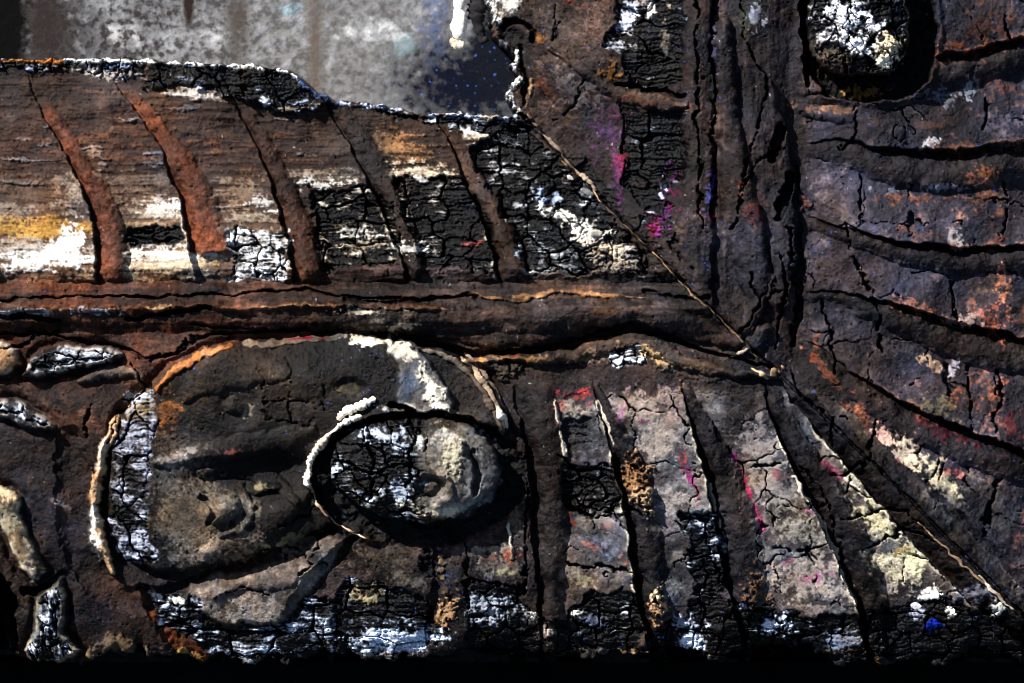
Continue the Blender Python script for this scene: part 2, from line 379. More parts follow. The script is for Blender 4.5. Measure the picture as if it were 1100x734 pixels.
sweep(EF, XW, (3 + 12 * ss(420, 520, Y)), zf * (XW > EF[0]))
sweep(ER, YW, (2 + 12 * ss(870, 1000, X)), zr)
cid_c = np.zeros(X.shape, np.int32); cm = np.zeros(X.shape, F)
dep_c = (3 + 8 * ss(120, 290, Y)).astype(F)
cols = [(.105, .050, .034)] * 4 + [(.135, .062, .040), (.080, .048, .039), (.050, .040, .036), (.066, .047, .038)]
for i, s in enumerate(COVE):
    fl = col_fl(*s); z = zc * ss(100, 128, YW) if i == 3 else zc * ss(84, 108, YW) * ss(274, 270, YW) if i == 4 else zc * ss(106, 130, YW) if i == 5 else zc
    cm = np.maximum(cm, channel(fl, z, dep_c, cols[i])); cid_c += fl[0] > 0
fm = np.zeros(X.shape, F); cid_f = np.zeros(X.shape, np.int32)
dep_f = (5 + 9 * ss(420, 520, Y)).astype(F)
for i, s in enumerate(FAN):
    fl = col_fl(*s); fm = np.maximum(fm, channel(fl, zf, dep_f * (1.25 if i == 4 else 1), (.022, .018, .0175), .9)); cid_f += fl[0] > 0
rm = np.zeros(X.shape, F); cid_r = np.zeros(X.shape, np.int32)
dep_r = (3 + 10 * ss(880, 1010, X)).astype(F)
for s in ROW:
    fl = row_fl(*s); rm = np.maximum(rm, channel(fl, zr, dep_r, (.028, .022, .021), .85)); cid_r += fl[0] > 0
pan_c = zc * (1 - cm)                       # panels between the flutes of the inner cove
pan_f = ss(418, 428, YW) * ss(596, 604, XW) * (1 - fm) * (mit > -30)
pan_r = zr * (1 - rm) * (1 - fm)

# ------------------------------------------------------------------ pigment left on the panels
CR = (.62, .53, .42); WH = (.80, .77, .72); BE = (.30, .255, .215); GR = (.115, .10, .092); YE = (.42, .27, .09); BLU = (.45, .52, .66)
OR = (.36, .15, .075); TAN = (.30, .20, .125); MG = (.30, .03, .12); PK = (.36, .15, .14)
# inner cove: brown burnt bole with streaks
lerpc(ALL, pan_c * ss(.0, .9, GH + .3 * G20) * .35, (.095, .068, .054))
lerpc(ALL, pan_c * ss(.1, .9, -GH) * .35, (.034, .027, .024))
lerpc(ALL, pan_c * ss(170, 240, YW + 14 * G20) * ss(330, 250, X) * .45, (.19, .155, .13))
H += pan_c * GH * .9
o = pan_c
for a in [(40, 247, 62, 14, 1, YE, .85, .7, 'h'), (50, 276, 62, 18, 0, WH, .95, .5, 'h'), (15, 262, 30, 8, 0, BE, .8, .7, 'h'), (78, 265, 16, 26, 0, WH, .9, .6, '9'),
          (80, 203, 20, 24, 60, BE, .75, .8, '9'), (20, 205, 50, 16, 0, (.13, .095, .075), .7, .8, 'h'), (8, 225, 30, 8, 0, BE, .5, .9, 'h'),
          (165, 228, 38, 18, -6, BE, .85, .7, 'h'), (178, 222, 26, 10, -12, WH, .7, .9, 'h'), (155, 238, 28, 7, -3, YE, .5, .8, 'h'), (160, 195, 40, 14, 0, (.17, .14, .12), .7, .7, 'h'),
          (180, 282, 58, 18, 0, CR, .95, .5, 'h'), (165, 292, 40, 8, 0, YE, .55, .9, 'h'), (208, 272, 34, 14, 10, YE, .6, .9, '9'), (180, 270, 40, 12, 0, WH, .6, .9, 'h'),
          (268, 232, 34, 14, -5, BE, .85, .8, 'h'), (262, 205, 30, 16, 8, (.2, .165, .14), .75, .8, 'h'), (282, 220, 18, 8, 0, WH, .55, .9, 'h'),
          (350, 190, 40, 10, 2, BE, .75, .7, 'h'), (345, 197, 30, 6, -2, WH, .55, .8, 'h'), (360, 150, 30, 20, 0, (.11, .09, .078), .6, .7, '20'),
          (428, 158, 34, 16, 10, TAN, .8, .7, 'h'), (450, 183, 36, 8, 2, CR, .85, .7, 'h'), (448, 194, 20, 5, 0, WH, .8, .7, 'h'),
          (520, 140, 34, 20, 10, CR, .9, .6, 'h'), (505, 135, 18, 10, 10, WH, .9, .6, '9'), (440, 288, 60, 7, 0, (.14, .10, .095), .8, .7, 'h'),
          (585, 290, 30, 7, 0, WH, .85, .7, 'h'), (600, 298, 40, 8, 0, BE, .7, .7, 'h')]:
    blob(*a[:6], amt=a[6], k=a[7], n=a[8], only=o)
for k in range(26):                          # scorched orange streaks along the top of the cove
    r = random.Random(k); blob(r.uniform(0, 330), r.uniform(85, 175), r.uniform(10, 34), r.uniform(1.5, 4), r.uniform(-4, 6), (.16, .088, .056), .45, .9, 'h', only=o)
for k in range(34):                          # thin raised flakes of skin along the grain
    r = random.Random(k + 50); blob(r.uniform(0, 340), r.uniform(85, 230), r.uniform(5, 20), r.uniform(1, 2.2), r.uniform(-4, 6), (.20, .18, .18), .7, .8, 'h', dh=1.6, only=o)
lerpc(ALL, pan_c * ss(300, 380, X) * .0, DK)

# charred blocks of the cove
charpoly([(134, 246), (196, 244), (200, 262), (150, 264), (134, 262)], 30, 9, ash=.15, seed=3)
charpoly([(245, 249), (309, 247), (308, 297), (247, 299)], 17, 22, ash=1.15, drop=2, seed=4, depth=6, piece='char_block', ashcol=(.78, .77, .76))
charpoly([(332, 202), (400, 203), (424, 222), (432, 262), (425, 284), (345, 290), (340, 250)], 34, 20, ash=.46, depth=7, seed=5, drop=5, piece='char_block', ashcol=(.6, .54, .46))
charpoly([(424, 190), (500, 192), (520, 225), (538, 270), (532, 292), (450, 286), (446, 250)], 34, 18, ash=.40, depth=6, seed=6, drop=5, piece='char_block', ashcol=(.5, .46, .42))
charpoly([(498, 160), (560, 130), (600, 170), (640, 215), (690, 270), (700, 296), (565, 290), (556, 260), (530, 210)], 26, 24, ash=.46, depth=7, seed=7, drop=5, piece='char_block', ashcol=(.62, .62, .64))
charpoly([(395, 112), (450, 122), (553, 124), (575, 140), (540, 150), (500, 138), (430, 128)], 24, 10, ash=.55, depth=5, seed=8, piece='char_block')
for a in [(600, 232, 26, 10, 35, WH, .9, .8, '9'), (645, 262, 34, 15, 30, CR, .9, .7, '9'), (628, 245, 24, 12, 20, WH, .8, .9, '9'), (660, 285, 26, 10, 10, BE, .8, .9, '9'), (590, 215, 16, 8, 20, BLU, .8, .9, '9'),
          (440, 268, 18, 7, 0, WH, .8, .9, 'h'), (392, 262, 20, 8, 0, CR, .5, 1.0, 'h'), (380, 250, 20, 5, 0, WH, .5, 1.0, 'h'), (506, 262, 16, 2.4, -2, PK, .95, .5, '9'), (650, 205, 10, 8, 0, GR, .9, .3, '9')]:
    blob(*a[:6], amt=a[6], k=a[7], n=a[8], dh=1.2)
charpoly([(600, 150), (620, 165), (690, 240), (740, 300), (745, 314), (690, 308), (700, 290), (650, 225)], 60, 40, ash=-.5, drop=1, seed=31, base=(.035, .028, .025), fine=False)
blob(640, 300, 90, 9, 2, (.045, .036, .032), .9, .4, '20')

# the bead and bars of the lower rail
ridge([(-320, 322), (-100, 320), (0, 322), (80, 318), (165, 320), (260, 316), (325, 310), (365, 318), (430, 320)], 1.6, -6, CH, .7, k=.9, n='20')
ridge([(-300, 334), (0, 334), (45, 333), (140, 333), (200, 331), (300, 329), (372, 328), (470, 330)], 3, 4, (.13, .07, .045), .8, k=1.2, n='9')
for a in [(25, 335, 40, 3.4, 0, (.42, .42, .46)), (105, 334, 26, 3, 0, (.4, .38, .4)), (330, 329, 42, 2, 0, TAN), (175, 331, 18, 3, -4, (.4, .27, .17)), (445, 330, 60, 2.5, 0, (.2, .14, .1)), (395, 335, 30, 4, 0, CR), (435, 337, 16, 5, 0, BE)]:
    blob(*a, amt=.9, k=.8, n='9', dh=1.5)
ridge([(0, 341), (30, 340), (64, 345)], 3, -6, CH, .8); ridge([(136, 341), (150, 343), (168, 338), (228, 332)], 2.6, -8, CH, .9)
ridge([(205, 350), (260, 352), (330, 355), (368, 356)], 1.6, -5, CH, .6, k=.8)
ridge([(370, 322), (440, 323), (500, 316), (512, 320)], 2.2, -7, CH, .8, k=.7)
ridge([(505, 315), (545, 322), (600, 314), (640, 316), (690, 320)], [1, 2.4, 3, 2.2, 1], 3, (.24, .15, .09), .85, k=1.4)
blob(400, 344, 34, 8, 0, BE, .7, .8, 'h'); blob(430, 350, 18, 6, 0, CR, .7, .8, '9'); blob(600, 345, 120, 18, 0, (.050, .038, .034), .8, .5, '20')
ridge([(690, 312), (720, 318), (760, 320)], 2, -5, CH, .7)
# the crevice under the bar
ridge([(-320, 355), (-60, 352), (0, 357), (60, 362), (120, 372), (160, 386), (185, 380), (215, 364), (245, 357), (330, 352)], 1.8, -6, CH, .6, k=.8)
ridge([(400, 356), (440, 363), (490, 378), (540, 381), (600, 374), (650, 358), (692, 352), (740, 370), (800, 386), (834, 400)], [2, 3.5, 5, 6, 5, 6.5, 5, 3, 2, 2], -10, CH, .6, k=.5)
ridge([(500, 386), (560, 386), (610, 382), (650, 370), (690, 366), (725, 385), (770, 398), (830, 404)], [3, 5, 7, 9, 10, 8, 6, 3], 9, (.085, .068, .058), .8, k=.5)
blob(665, 378, 42, 9, -8, (.24, .195, .16), .8, .7, '9'); blob(560, 386, 50, 2.6, 0, TAN, .8, .8, '9'); blob(552, 384, 10, 2, 0, (.4, .16, .12), .8, .4, '9')
charpoly([(655, 372), (690, 366), (700, 384), (672, 396), (658, 392)], 9, 6, ash=1.2, seed=12, drop=-1, depth=4, ashcol=(.74, .75, .78), fine=False)
blob(705, 384, 22, 6, 38, (.5, .36, .2), .85, .7, '9', dh=2); blob(745, 402, 36, 6, 10, (.05, .042, .04), .8, .5, '9', dh=2)
blob(540, 398, 22, 8, 10, (.085, .07, .058), .8, .5, '9', dh=6); crack([(530, 380), (550, 398), (548, 406)], 1.2, 4)
ridge([(380, 342), (460, 345), (540, 352), (600, 346), (660, 334), (720, 345), (790, 366)], [8, 16, 22, 20, 13, 15, 8], 10, None, k=.25, n='20')
zb = ss(304, 308, YW) * ss(385, 365, YW) * (mit > 0)
lerpc(ALL, zb * ss(.15, .9, GH + .3 * G9) * .6, (.115, .075, .058)); lerpc(ALL, zb * ss(.1, .8, -GH + .2 * G9) * .7, (.018, .014, .013)); H += zb * GH * .3
zv = ss(738, 744, XW) * ss(860, 845, XW) * (mit < 0)
lerpc(ALL, zv * ss(.25, 1.0, GV + .3 * G9) * .55, (.085, .068, .066)); lerpc(ALL, zv * ss(.1, .8, -GV + .2 * G9) * .6, (.016, .013, .015)); H += zv * GV * .3
# soft lobes where the side rail's bar meets the mitre
ridge([(775, 30), (778, 120), (790, 200), (805, 270), (812, 320), (800, 352)], [10, 13, 16, 21, 19, 9], 13, None, k=.3, n='20')
ridge([(826, 90), (838, 150), (846, 210), (843, 270), (836, 325)], [4, 8, 12, 14, 10], 11, None, k=.3, n='20')
ridge([(822, 352), (808, 365), (800, 372)], [7, 9, 6], 8, None, k=.3); blob(810, 362, 14, 10, -50, (.075, .066, .063), .7, .5, '9')

# ------------------------------------------------------------------ side rail: inner slope
for a in [(615, 60, 50, 60, 20, (.105, .082, .075), .8, .6, '50'), (600, 40, 30, 40, 10, (.13, .105, .095), .6, .7, '20'), (640, 150, 40, 50, 30, (.055, .046, .048), .8, .5, '50'), (620, 95, 26, 14, 35, (.2, .175, .165), .6, .9, '9'),
          (585, 95, 12, 6, 40, (.24, .11, .08), .5, 1, '9'), (640, 20, 20, 30, 0, (.14, .10, .085), .6, .9, '20'), (618, 3, 10, 3, 0, (.4, .09, .05), .8, .7, '9')]:
    blob(*a[:6], amt=a[6], k=a[7], n=a[8])
charpoly([(662, -330), (735, -330), (734, 30), (733, 95), (700, 100), (672, 92), (668, 60), (656, 50), (654, 38), (664, 25)], 60, 28, ash=.1, seed=14, depth=5, piece='char_block', drop=5)
for a in [(675, 18, 9, 20, 20, (.62, .64, .72)), (665, 48, 8, 14, 15, (.42, .42, .45)), (700, 8, 4, 10, 15, WH), (715, 40, 4, 26, 3, (.2, .17, .14)), (690, 3, 10, 8, 0, (.3, .28, .28))]:
    blob(*a, amt=.9, k=.9, n='9')
blob(655, 78, 9, 10, 20, (.52, .28, .08), .95, .4, '4', dh=2)
charpoly([(666, 112), (735, 118), (735, 190), (722, 200), (674, 200), (668, 150)], 46, 34, ash=.12, seed=15, depth=5, piece='char_block', drop=4)
charpoly([(672, 200), (715, 202), (722, 250), (742, 290), (700, 250)], 30, 30, ash=.1, seed=16, drop=3, base=(.02, .017, .02))
ridge([(590, 52), (625, 75), (660, 100), (700, 108), (735, 115)], [3, 5, 7, 7, 6], 6, (.10, .078, .07), .8, k=.6); blob(690, 108, 30, 3, 10, (.26, .12, .07), .7, .9, '9')
ridge([(662, 90), (700, 96), (735, 104)], 2.5, -8, CH, .8)
for a in [(705, 242, 4, 8, 10, (.26, .02, .06)), (715, 220, 6, 26, 8, (.14, .05, .16)), (724, 215, 4, 12, 0, (.34, .04, .12)), (664, 185, 4, 26, 0, (.14, .05, .11)), (668, 172, 3, 8, 0, (.26, .04, .07)), (652, 140, 10, 22, 30, (.10, .05, .09)), (712, 205, 3, 8, 0, (.5, .55, .7)),
          (763, 200, 4, 12, 4, (.14, .11, .3)), (762, 228, 3, 10, 0, (.26, .07, .17)), (760, 215, 3, 14, 0, (.14, .15, .36)), (767, 70, 1.5, 24, 0, (.10, .09, .13))]:
    blob(*a, amt=.85, k=.9, n='4')
crack([(603, 20), (594, 45), (600, 0)], 1.2, 4); crack([(593, 128), (612, 118), (620, 105), (628, 86)], 1.3, 4, dark=.5); crack([(668, 112), (669, 160), (672, 200)], 1.6, 6)
# bars of the side rail
crack([(750, -60), (749, 30), (751, 100), (748, 150), (752, 200), (753, 245)], 1.8, 8); crack([(764, -60), (765, 30), (766, 120), (768, 200), (766, 240)], 2.2, 9)
crack([(797, 0), (800, 40), (812, 66), (822, 85), (820, 120), (808, 150), (800, 190), (790, 235), (786, 245)], 1.8, 8); crack([(838, 160), (815, 172), (802, 195), (796, 220)], 1.8, 8)
crack([(805, 292), (815, 320), (808, 345), (795, 357)], 2.4, 9); crack([(815, 322), (838, 312)], 1.5, 6)
crack([(848, 248), (850, 290), (856, 320), (852, 350)], 2.4, 8); crack([(838, 270), (843, 310), (836, 345), (832, 378)], 2.2, 8)
ridge([(836, 140), (833, 155), (831, 172)], [5, 8, 5], -16, CH, .9, k=.8); ridge([(848, 188), (844, 205), (836, 235)], [5, 7, 4], -16, CH, .9, k=.8)
ridge([(857, 180), (855, 230), (858, 300), (854, 370)], [2, 4, 5, 4], -9, CH, .3, k=.7)
blob(808, 228, 10, 16, 10, (.12, .05, .045), .7, .8, '9'); blob(798, 200, 6, 5, 0, (.3, .13, .07), .8, .7, '4'); blob(862, 222, 6, 5, 0, (.26, .12, .08), .8, .7, '9', dh=3)
blob(806, 18, 12, 24, 20, (.09, .075, .05), .6, .7, '9'); blob(812, 18, 6, 10, 0, (.4, .41, .46), .7, 1, '4')

# ------------------------------------------------------------------ outer shell panels
# side: dull violet-brown with rubbed orange
lerpc(ALL, pan_r * .75, (.060, .052, .060))
lerpc(ALL, pan_r * ss(.3, 1.0, G20 + .5 * G9) * .55, (.15, .125, .125))
lerpc(ALL, pan_r * ss(.72, 1.0, G20 - .3 * G50 + .5 * G4) * ss(900, 1060, X) * .5, (.26, .125, .085))
for a in [(1060, 30, 22, 12, -30, (.34, .16, .10)), (1030, 55, 24, 5, -10, (.34, .14, .07)), (1040, 100, 7, 11, 10, (.42, .44, .48)), (1075, 95, 18, 6, 20, (.36, .17, .11)), (1010, 105, 8, 8, 0, (.26, .27, .31)), (998, 155, 8, 3, -25, (.7, .7, .72)),
          (1045, 158, 46, 4, -4, (.36, .16, .09)), (1075, 140, 16, 14, 0, (.16, .12, .12)), (960, 205, 22, 3, 8, (.3, .3, .34)), (1020, 202, 26, 3, -2, (.32, .30, .33)), (1060, 206, 9, 14, -20, (.38, .18, .10)), (975, 212, 30, 4, 0, (.22, .1, .06)),
          (985, 250, 16, 5, 10, (.34, .16, .10)), (1030, 258, 9, 7, 10, (.62, .56, .54)), (1060, 262, 20, 4, 0, (.36, .16, .1)), (1078, 308, 7, 14, 0, (.42, .22, .15)), (1072, 345, 10, 14, 0, (.3, .13, .10)),
          (985, 330, 24, 6, 14, (.30, .16, .12)), (1035, 345, 14, 5, 10, (.56, .42, .38)), (960, 375, 24, 8, 0, (.13, .11, .11)), (1000, 390, 13, 5, 20, (.6, .42, .3)), (1022, 398, 6, 8, 0, (.55, .5, .55)), (1025, 430, 6, 6, 0, (.5, .2, .14)), (1008, 438, 16, 12, 10, (.20, .175, .11)),
          (1045, 425, 7, 12, 0, (.34, .16, .11)), (1070, 420, 7, 10, 0, (.36, .17, .12)), (1090, 455, 8, 10, 0, (.3, .05, .06)), (1010, 462, 34, 4, 24, (.26, .05, .06)), (890, 405, 30, 4, 52, (.24, .12, .085)), (876, 370, 3, 14, 20, (.2, .09, .06)), (920, 445, 18, 5, 50, (.38, .18, .12))]:
    blob(*a, amt=.62, k=1.25, n='9')
# big pale panel with pink along the mitre
for a in [(975, 488, 30, 12, 40, (.62, .52, .42)), (1010, 515, 34, 16, 35, (.66, .60, .44)), (950, 470, 14, 9, 40, (.60, .40, .34)), (1020, 508, 16, 7, 10, (.55, .16, .16)), (1045, 520, 14, 18, 0, (.13, .115, .11)), (970, 505, 22, 4, 44, (.42, .09, .12)), (1030, 545, 22, 8, 40, (.18, .15, .13)), (1075, 550, 20, 26, 0, (.075, .07, .07))]:
    blob(*a, amt=.9, k=.7, n='9', only=1 - fm)
# fan of the lower rail: greyish pink gesso
lerpc(ALL, pan_f * .85, (.098, .083, .078))
lerpc(ALL, pan_f * ss(-.1, .8, G20 + .4 * G9) * .7, (.30, .265, .235))
lerpc(ALL, pan_f * ss(.1, .8, -G50 + .4 * G9) * .7, (.045, .040, .040))
for a in [(615, 440, 22, 14, 10, (.34, .29, .25)), (622, 425, 22, 5, 5, (.26, .05, .09)), (627, 428, 7, 8, 0, (.5, .12, .09)), (600, 442, 5, 14, 0, (.34, .10, .09)), (690, 440, 34, 16, 10, (.34, .29, .26)), (705, 470, 26, 20, 40, (.32, .28, .25)), (725, 440, 24, 20, 0, (.20, .165, .155)),
          (668, 442, 5, 16, 20, (.16, .07, .13)), (690, 452, 6, 4, 0, (.26, .04, .08)), (742, 518, 3, 9, -20, (.44, .05, .22)), (738, 505, 3, 16, -20, (.30, .05, .15)), (748, 535, 3, 8, -20, (.40, .05, .14)), (735, 492, 4, 8, 0, (.5, .14, .11)), (725, 540, 16, 10, 0, (.3, .27, .25)), (640, 500, 26, 16, 0, (.17, .14, .14)), (635, 515, 8, 4, 0, (.3, .06, .1)), (613, 550, 3, 18, 0, (.45, .13, .07)),
          (655, 565, 10, 5, 0, (.6, .26, .16)), (642, 588, 12, 4, 8, (.5, .2, .13)), (672, 600, 8, 8, 0, (.5, .2, .13)), (660, 580, 20, 22, 0, (.13, .125, .135)), (625, 625, 14, 8, 0, (.3, .27, .2)), (670, 655, 16, 10, 0, (.24, .19, .17)),
          (815, 480, 30, 20, 45, (.28, .24, .22)), (835, 520, 30, 24, 30, (.26, .235, .225)), (860, 565, 34, 26, 30, (.30, .28, .25)), (870, 620, 40, 26, 10, (.36, .32, .29)), (795, 505, 3, 22, -22, (.36, .04, .2)), (812, 550, 3, 34, -22, (.42, .04, .14)), (868, 548, 8, 5, 0, (.45, .12, .36)), (880, 620, 16, 5, -10, (.38, .06, .18)), (848, 602, 7, 4, 0, (.3, .05, .08)), (838, 510, 10, 4, 10, (.26, .07, .08)), (866, 655, 26, 5, 0, (.24, .2, .18)),
          (915, 520, 22, 14, 35, (.40, .37, .30)), (940, 560, 26, 16, 45, (.62, .56, .38)), (960, 605, 34, 28, 40, (.62, .56, .42)), (980, 600, 20, 12, 40, (.70, .64, .44)), (925, 585, 26, 10, -10, (.22, .21, .21)), (895, 508, 12, 6, 45, (.42, .05, .2)), (955, 590, 16, 8, -16, (.10, .095, .1)), (972, 592, 6, 5, 0, (.55, .38, .10)), (945, 630, 20, 16, 30, (.34, .3, .27))]:
    blob(*a, amt=.9, k=.75, n='9', only=(1 - fm))
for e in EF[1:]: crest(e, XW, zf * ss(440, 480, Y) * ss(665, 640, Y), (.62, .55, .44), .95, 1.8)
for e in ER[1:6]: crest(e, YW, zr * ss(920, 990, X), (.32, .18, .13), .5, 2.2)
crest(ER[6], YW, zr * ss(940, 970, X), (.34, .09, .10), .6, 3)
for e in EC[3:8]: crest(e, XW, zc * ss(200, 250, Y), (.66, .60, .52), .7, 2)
# white broken lips along the flutes' edges
for pts in [[(641, 432), (652, 455), (660, 485)], [(762, 520), (772, 560), (778, 600)], [(851, 512), (872, 545), (891, 580), (905, 615), (918, 647)], [(596, 430), (603, 460), (607, 490)], [(905, 512), (930, 538)], [(545, 560), (548, 600)]]:
    ridge(pts, 1.8, 2.5, (.62, .55, .46), .85, k=1.2, n='9')
# torn tan wood in the second flute
for a in [(683, 520, 14, 28, -8, (.27, .18, .115)), (690, 535, 9, 12, 0, (.36, .26, .17)), (707, 652, 8, 18, 6, (.5, .33, .2)), (706, 640, 6, 8, 0, (.78, .62, .42)), (815, 640, 10, 20, 6, (.32, .17, .09)), (942, 690, 7, 18, 0, (.34, .17, .06)), (479, 658, 9, 24, 24, (.42, .28, .17)), (474, 610, 4, 18, -10, (.5, .33, .18)), (466, 580, 10, 3, 0, (.6, .42, .25))]:
    blob(*a, amt=.95, k=.6, n='4', dh=3)
sl = box(664, 704, 488, 552); H[sl] += ss(0, .6, G4[sl]) * 1.5

# fracture lines on the shell panels
def fracture(zone, ids, sx, sy, seed, name, parent, wid=.05, dp=6):
    e, c = voronoi(X / sx + .35 * G50 + .05 * G9, Y / sy + .25 * G50 + .05 * G20, seed)
    lines = ss(wid * .7, wid * .2, e) * zone * ss(.1, .5, G20 + .6 * G50 + .1)
    H[:] -= lines * dp; lerpc(ALL, lines * .7, CH)
    hs = ((c * 7919) % 101 / 101.).astype(F)
    H[:] += zone * (hs - .5) * 2.2
    PIECES.append((ALL, zone, c + ids * 2000003, name, parent, 'gesso'))
CPAN = part('cove_panel', None, 'gesso', 'brown blistered panels between the flutes of the inner cove')
FPAN = part('shell_fan', None, 'gesso', 'greyish pink cracked shell fan of the lower rail')
RPAN = part('shell_fan', None, 'gesso', 'dull violet brown cracked shell fan of the side rail')
fracture((pan_f > .5).astype(F) * (Y < 652), cid_f, 46, 50, 41, 'gesso_piece', FPAN)
fracture((pan_r > .5).astype(F) * (mit < 0), cid_r, 62, 60, 42, 'gesso_piece', RPAN, .035)
PIECES.append((ALL, (pan_c > .5).astype(F) * (Y > 90), cid_c + 77, 'gesso_piece', CPAN, 'gesso'))
for pts, wd in [([(905, 230), (912, 270), (935, 310), (942, 345), (946, 378)], 1.8), ([(878, 325), (893, 360), (898, 400)], 1.8), ([(850, 398), (862, 430), (892, 448), (896, 480)], 1.8), ([(1041, 395), (1040, 430), (1044, 470)], 2.2), ([(1072, 395), (1075, 430), (1068, 465)], 2.2), ([(1018, 390), (1016, 420), (1015, 428)], 4.5),
                ([(1025, 300), (1022, 330), (1026, 345)], 1.8), ([(1058, 100), (1060, 118), (1056, 138)], 1.6), ([(1080, 195), (1082, 230), (1078, 255)], 2), ([(921, 190), (924, 230), (920, 250)], 1.5), ([(920, 115), (918, 140), (915, 157), (900, 160)], 1.5), ([(1082, 20), (1086, 45)], 2),
                ([(940, 452), (935, 480), (925, 510)], 2), ([(1075, 515), (1064, 545), (1058, 575)], 3.5), ([(1010, 488), (1000, 512), (992, 520)], 2), ([(1020, 492), (1006, 515)], 1.6), ([(895, 512), (920, 500), (935, 495)], 1.8), ([(905, 560), (935, 552), (975, 550), (1000, 572)], 2), ([(930, 590), (950, 575), (985, 572), (1003, 580)], 2.4),
                ([(800, 505), (830, 500), (850, 496)], 1.8), ([(832, 546), (860, 546), (888, 540)], 1.6), ([(830, 590), (860, 592), (890, 584)], 2.2), ([(760, 450), (772, 470), (784, 490)], 1.5), ([(860, 500), (885, 530), (900, 590), (905, 620)], 1.6), ([(600, 490), (625, 505), (655, 498), (690, 505)], 2), ([(606, 540), (640, 556), (690, 552)], 2.5), ([(610, 605), (650, 608), (690, 616)], 2.5), ([(735, 590), (760, 600), (785, 640)], 1.8),
                ([(505, 625), (560, 630)], 2), ([(500, 585), (502, 620), (505, 660)], 3), ([(563, 470), (567, 560), (563, 640)], 2)]:
    crack(pts, wd, 8)

# ------------------------------------------------------------------ scrolled leaf and medallion of the lower rail
MED = [(166, 414), (185, 393), (215, 379), (250, 370), (330, 364), (420, 362), (480, 378), (520, 405), (540, 440), (546, 480), (543, 530), (520, 565), (470, 582), (400, 580), (368, 558), (330, 575), (270, 600), (200, 615), (165, 612), (135, 600), (116, 560), (118, 500), (130, 450), (148, 425)]
sl, m, sd = pmask(MED, 3, .8, 30)
H[sl] += m * 5 + 7 * np.sqrt(np.clip(sd / 40, 0, 1)) * (sd > 0) - 6 * np.exp(-((sd + 5) / 5) ** 2)
H[sl] -= m * .7 * (G50[sl] * 2.6 + G20[sl] * .5)
lerpc(sl, m * .85, (.026, .023, .021)); lerpc(sl, m * ss(.1, .9, G50[sl] + .3 * G20[sl]) * .6, (.055, .047, .040)); lerpc(sl, m * ss(.3, 1, -G20[sl]) * .6, (.018, .016, .016))
MEDL = (sl, m > .5)
for a in [(215, 560, 60, 42, -15, (.17, .145, .12), .85, .6, '50'), (190, 500, 30, 40, 0, (.12, .10, .085), .7, .6, '20'), (230, 590, 50, 14, -8, (.20, .17, .145), .7, .7, '9'), (300, 510, 70, 16, -12, (.028, .026, .027), .8, .5, '20'), (260, 415, 70, 20, -10, (.055, .047, .04), .7, .6, '20'), (178, 440, 20, 14, -50, (.16, .085, .04), .75, .7, '9')]:  # the dark oval paints the shadow below the fold ridge
    blob(*a[:6], amt=a[6], k=a[7], n=a[8], only=None)
def dome(cx, cy, rx, ry, ang, h, p=1.0):
    r = max(rx, ry) * 1.2; sl = box(cx - r, cx + r, cy - r, cy + r); a = math.radians(ang); ca, sa = math.cos(a), math.sin(a)
    dx, dy = XW[sl] - cx, YW[sl] - cy; q = ((dx * ca + dy * sa) / rx) ** 2 + ((-dx * sa + dy * ca) / ry) ** 2
    H[sl] += h * np.clip(1 - q, 0, 1) ** p; return sl, q
dome(258, 440, 27, 24, 0, -6, 1); dome(252, 437, 13, 11, 0, 7, .8); dome(378, 418, 18, 12, 0, -6, .8); dome(330, 405, 34, 26, 0, 6)
sl, d, sd_, t = pline([(160, 506), (198, 492), (250, 485), (300, 480), (345, 470)], 70, .6)
fal = np.where(sd_ > 0, ss(0, 26, d) * ss(70, 22, d), 0) * ss(0, .35, t) * ss(1.02, .8, t); H[sl] -= 12 * fal
sl = box(160, 460, 360, 620); H[sl] -= 18 * np.exp(-((X[sl] - 330) / 62) ** 2 - ((Y[sl] - 492) / 46) ** 2) + 7 * np.exp(-((X[sl] - 195) / 26) ** 2 - ((Y[sl] - 452) / 40) ** 2)
ridge([(168, 500), (200, 489), (250, 482), (300, 474), (335, 462)], [3, 9, 14, 13, 6], 5, None, k=.15, n='20'); blob(248, 485, 22, 2.5, -8, (.22, .10, .085), .7, .7, '9'); blob(190, 492, 24, 7, -12, (.26, .22, .19), .7, .7, '9')  # reddish and pale blobs paint highlights onto the ridge
ridge([(200, 425), (225, 405), (262, 395), (300, 396)], [8, 20, 24, 14], 5, None, k=.15, n='20'); ridge([(330, 520), (305, 548), (270, 574), (225, 592)], [9, 17, 18, 9], 10, None, k=.15, n='20')
ridge([(215, 510), (262, 506), (300, 520), (318, 540)], [4, 9, 9, 4], 4, None, k=.15, n='20')
dome(244, 548, 30, 26, -20, 7, .8); sl, q = dome(240, 545, 22, 18, -30, 13, .6)
ridge([(258, 522), (270, 535), (271, 552), (258, 570), (238, 575)], 3, 5, None, k=.3); ridge([(214, 536), (226, 540), (232, 552), (224, 562)], 3.5, -9, None, k=.3); dome(283, 524, 20, 8, -8, 7)
for pts in [[(284, 414), (285, 455)], [(284, 432), (310, 430), (348, 436)], [(312, 412), (311, 456)], [(286, 455), (312, 457), (345, 452)], [(345, 405), (350, 440)], [(330, 505), (345, 530), (362, 545)], [(300, 565), (330, 552), (350, 535)]]: crack(pts, 1.3, 4, dark=.3)
blob(234, 545, 9, 6, -40, (.30, .25, .20), .6, .7, '9'); blob(266, 443, 7, 9, 0, (.20, .17, .13), .7, .5, '9'); blob(378, 420, 12, 6, 0, (.20, .17, .12), .6, .6, '9'); blob(285, 521, 12, 4, 0, (.30, .27, .19), .7, .7, '9')  # pale blobs, mainly highlights painted into the dish and fold colours
blob(400, 455, 12, 18, 0, (.03, .028, .03), .7, .5, '9')
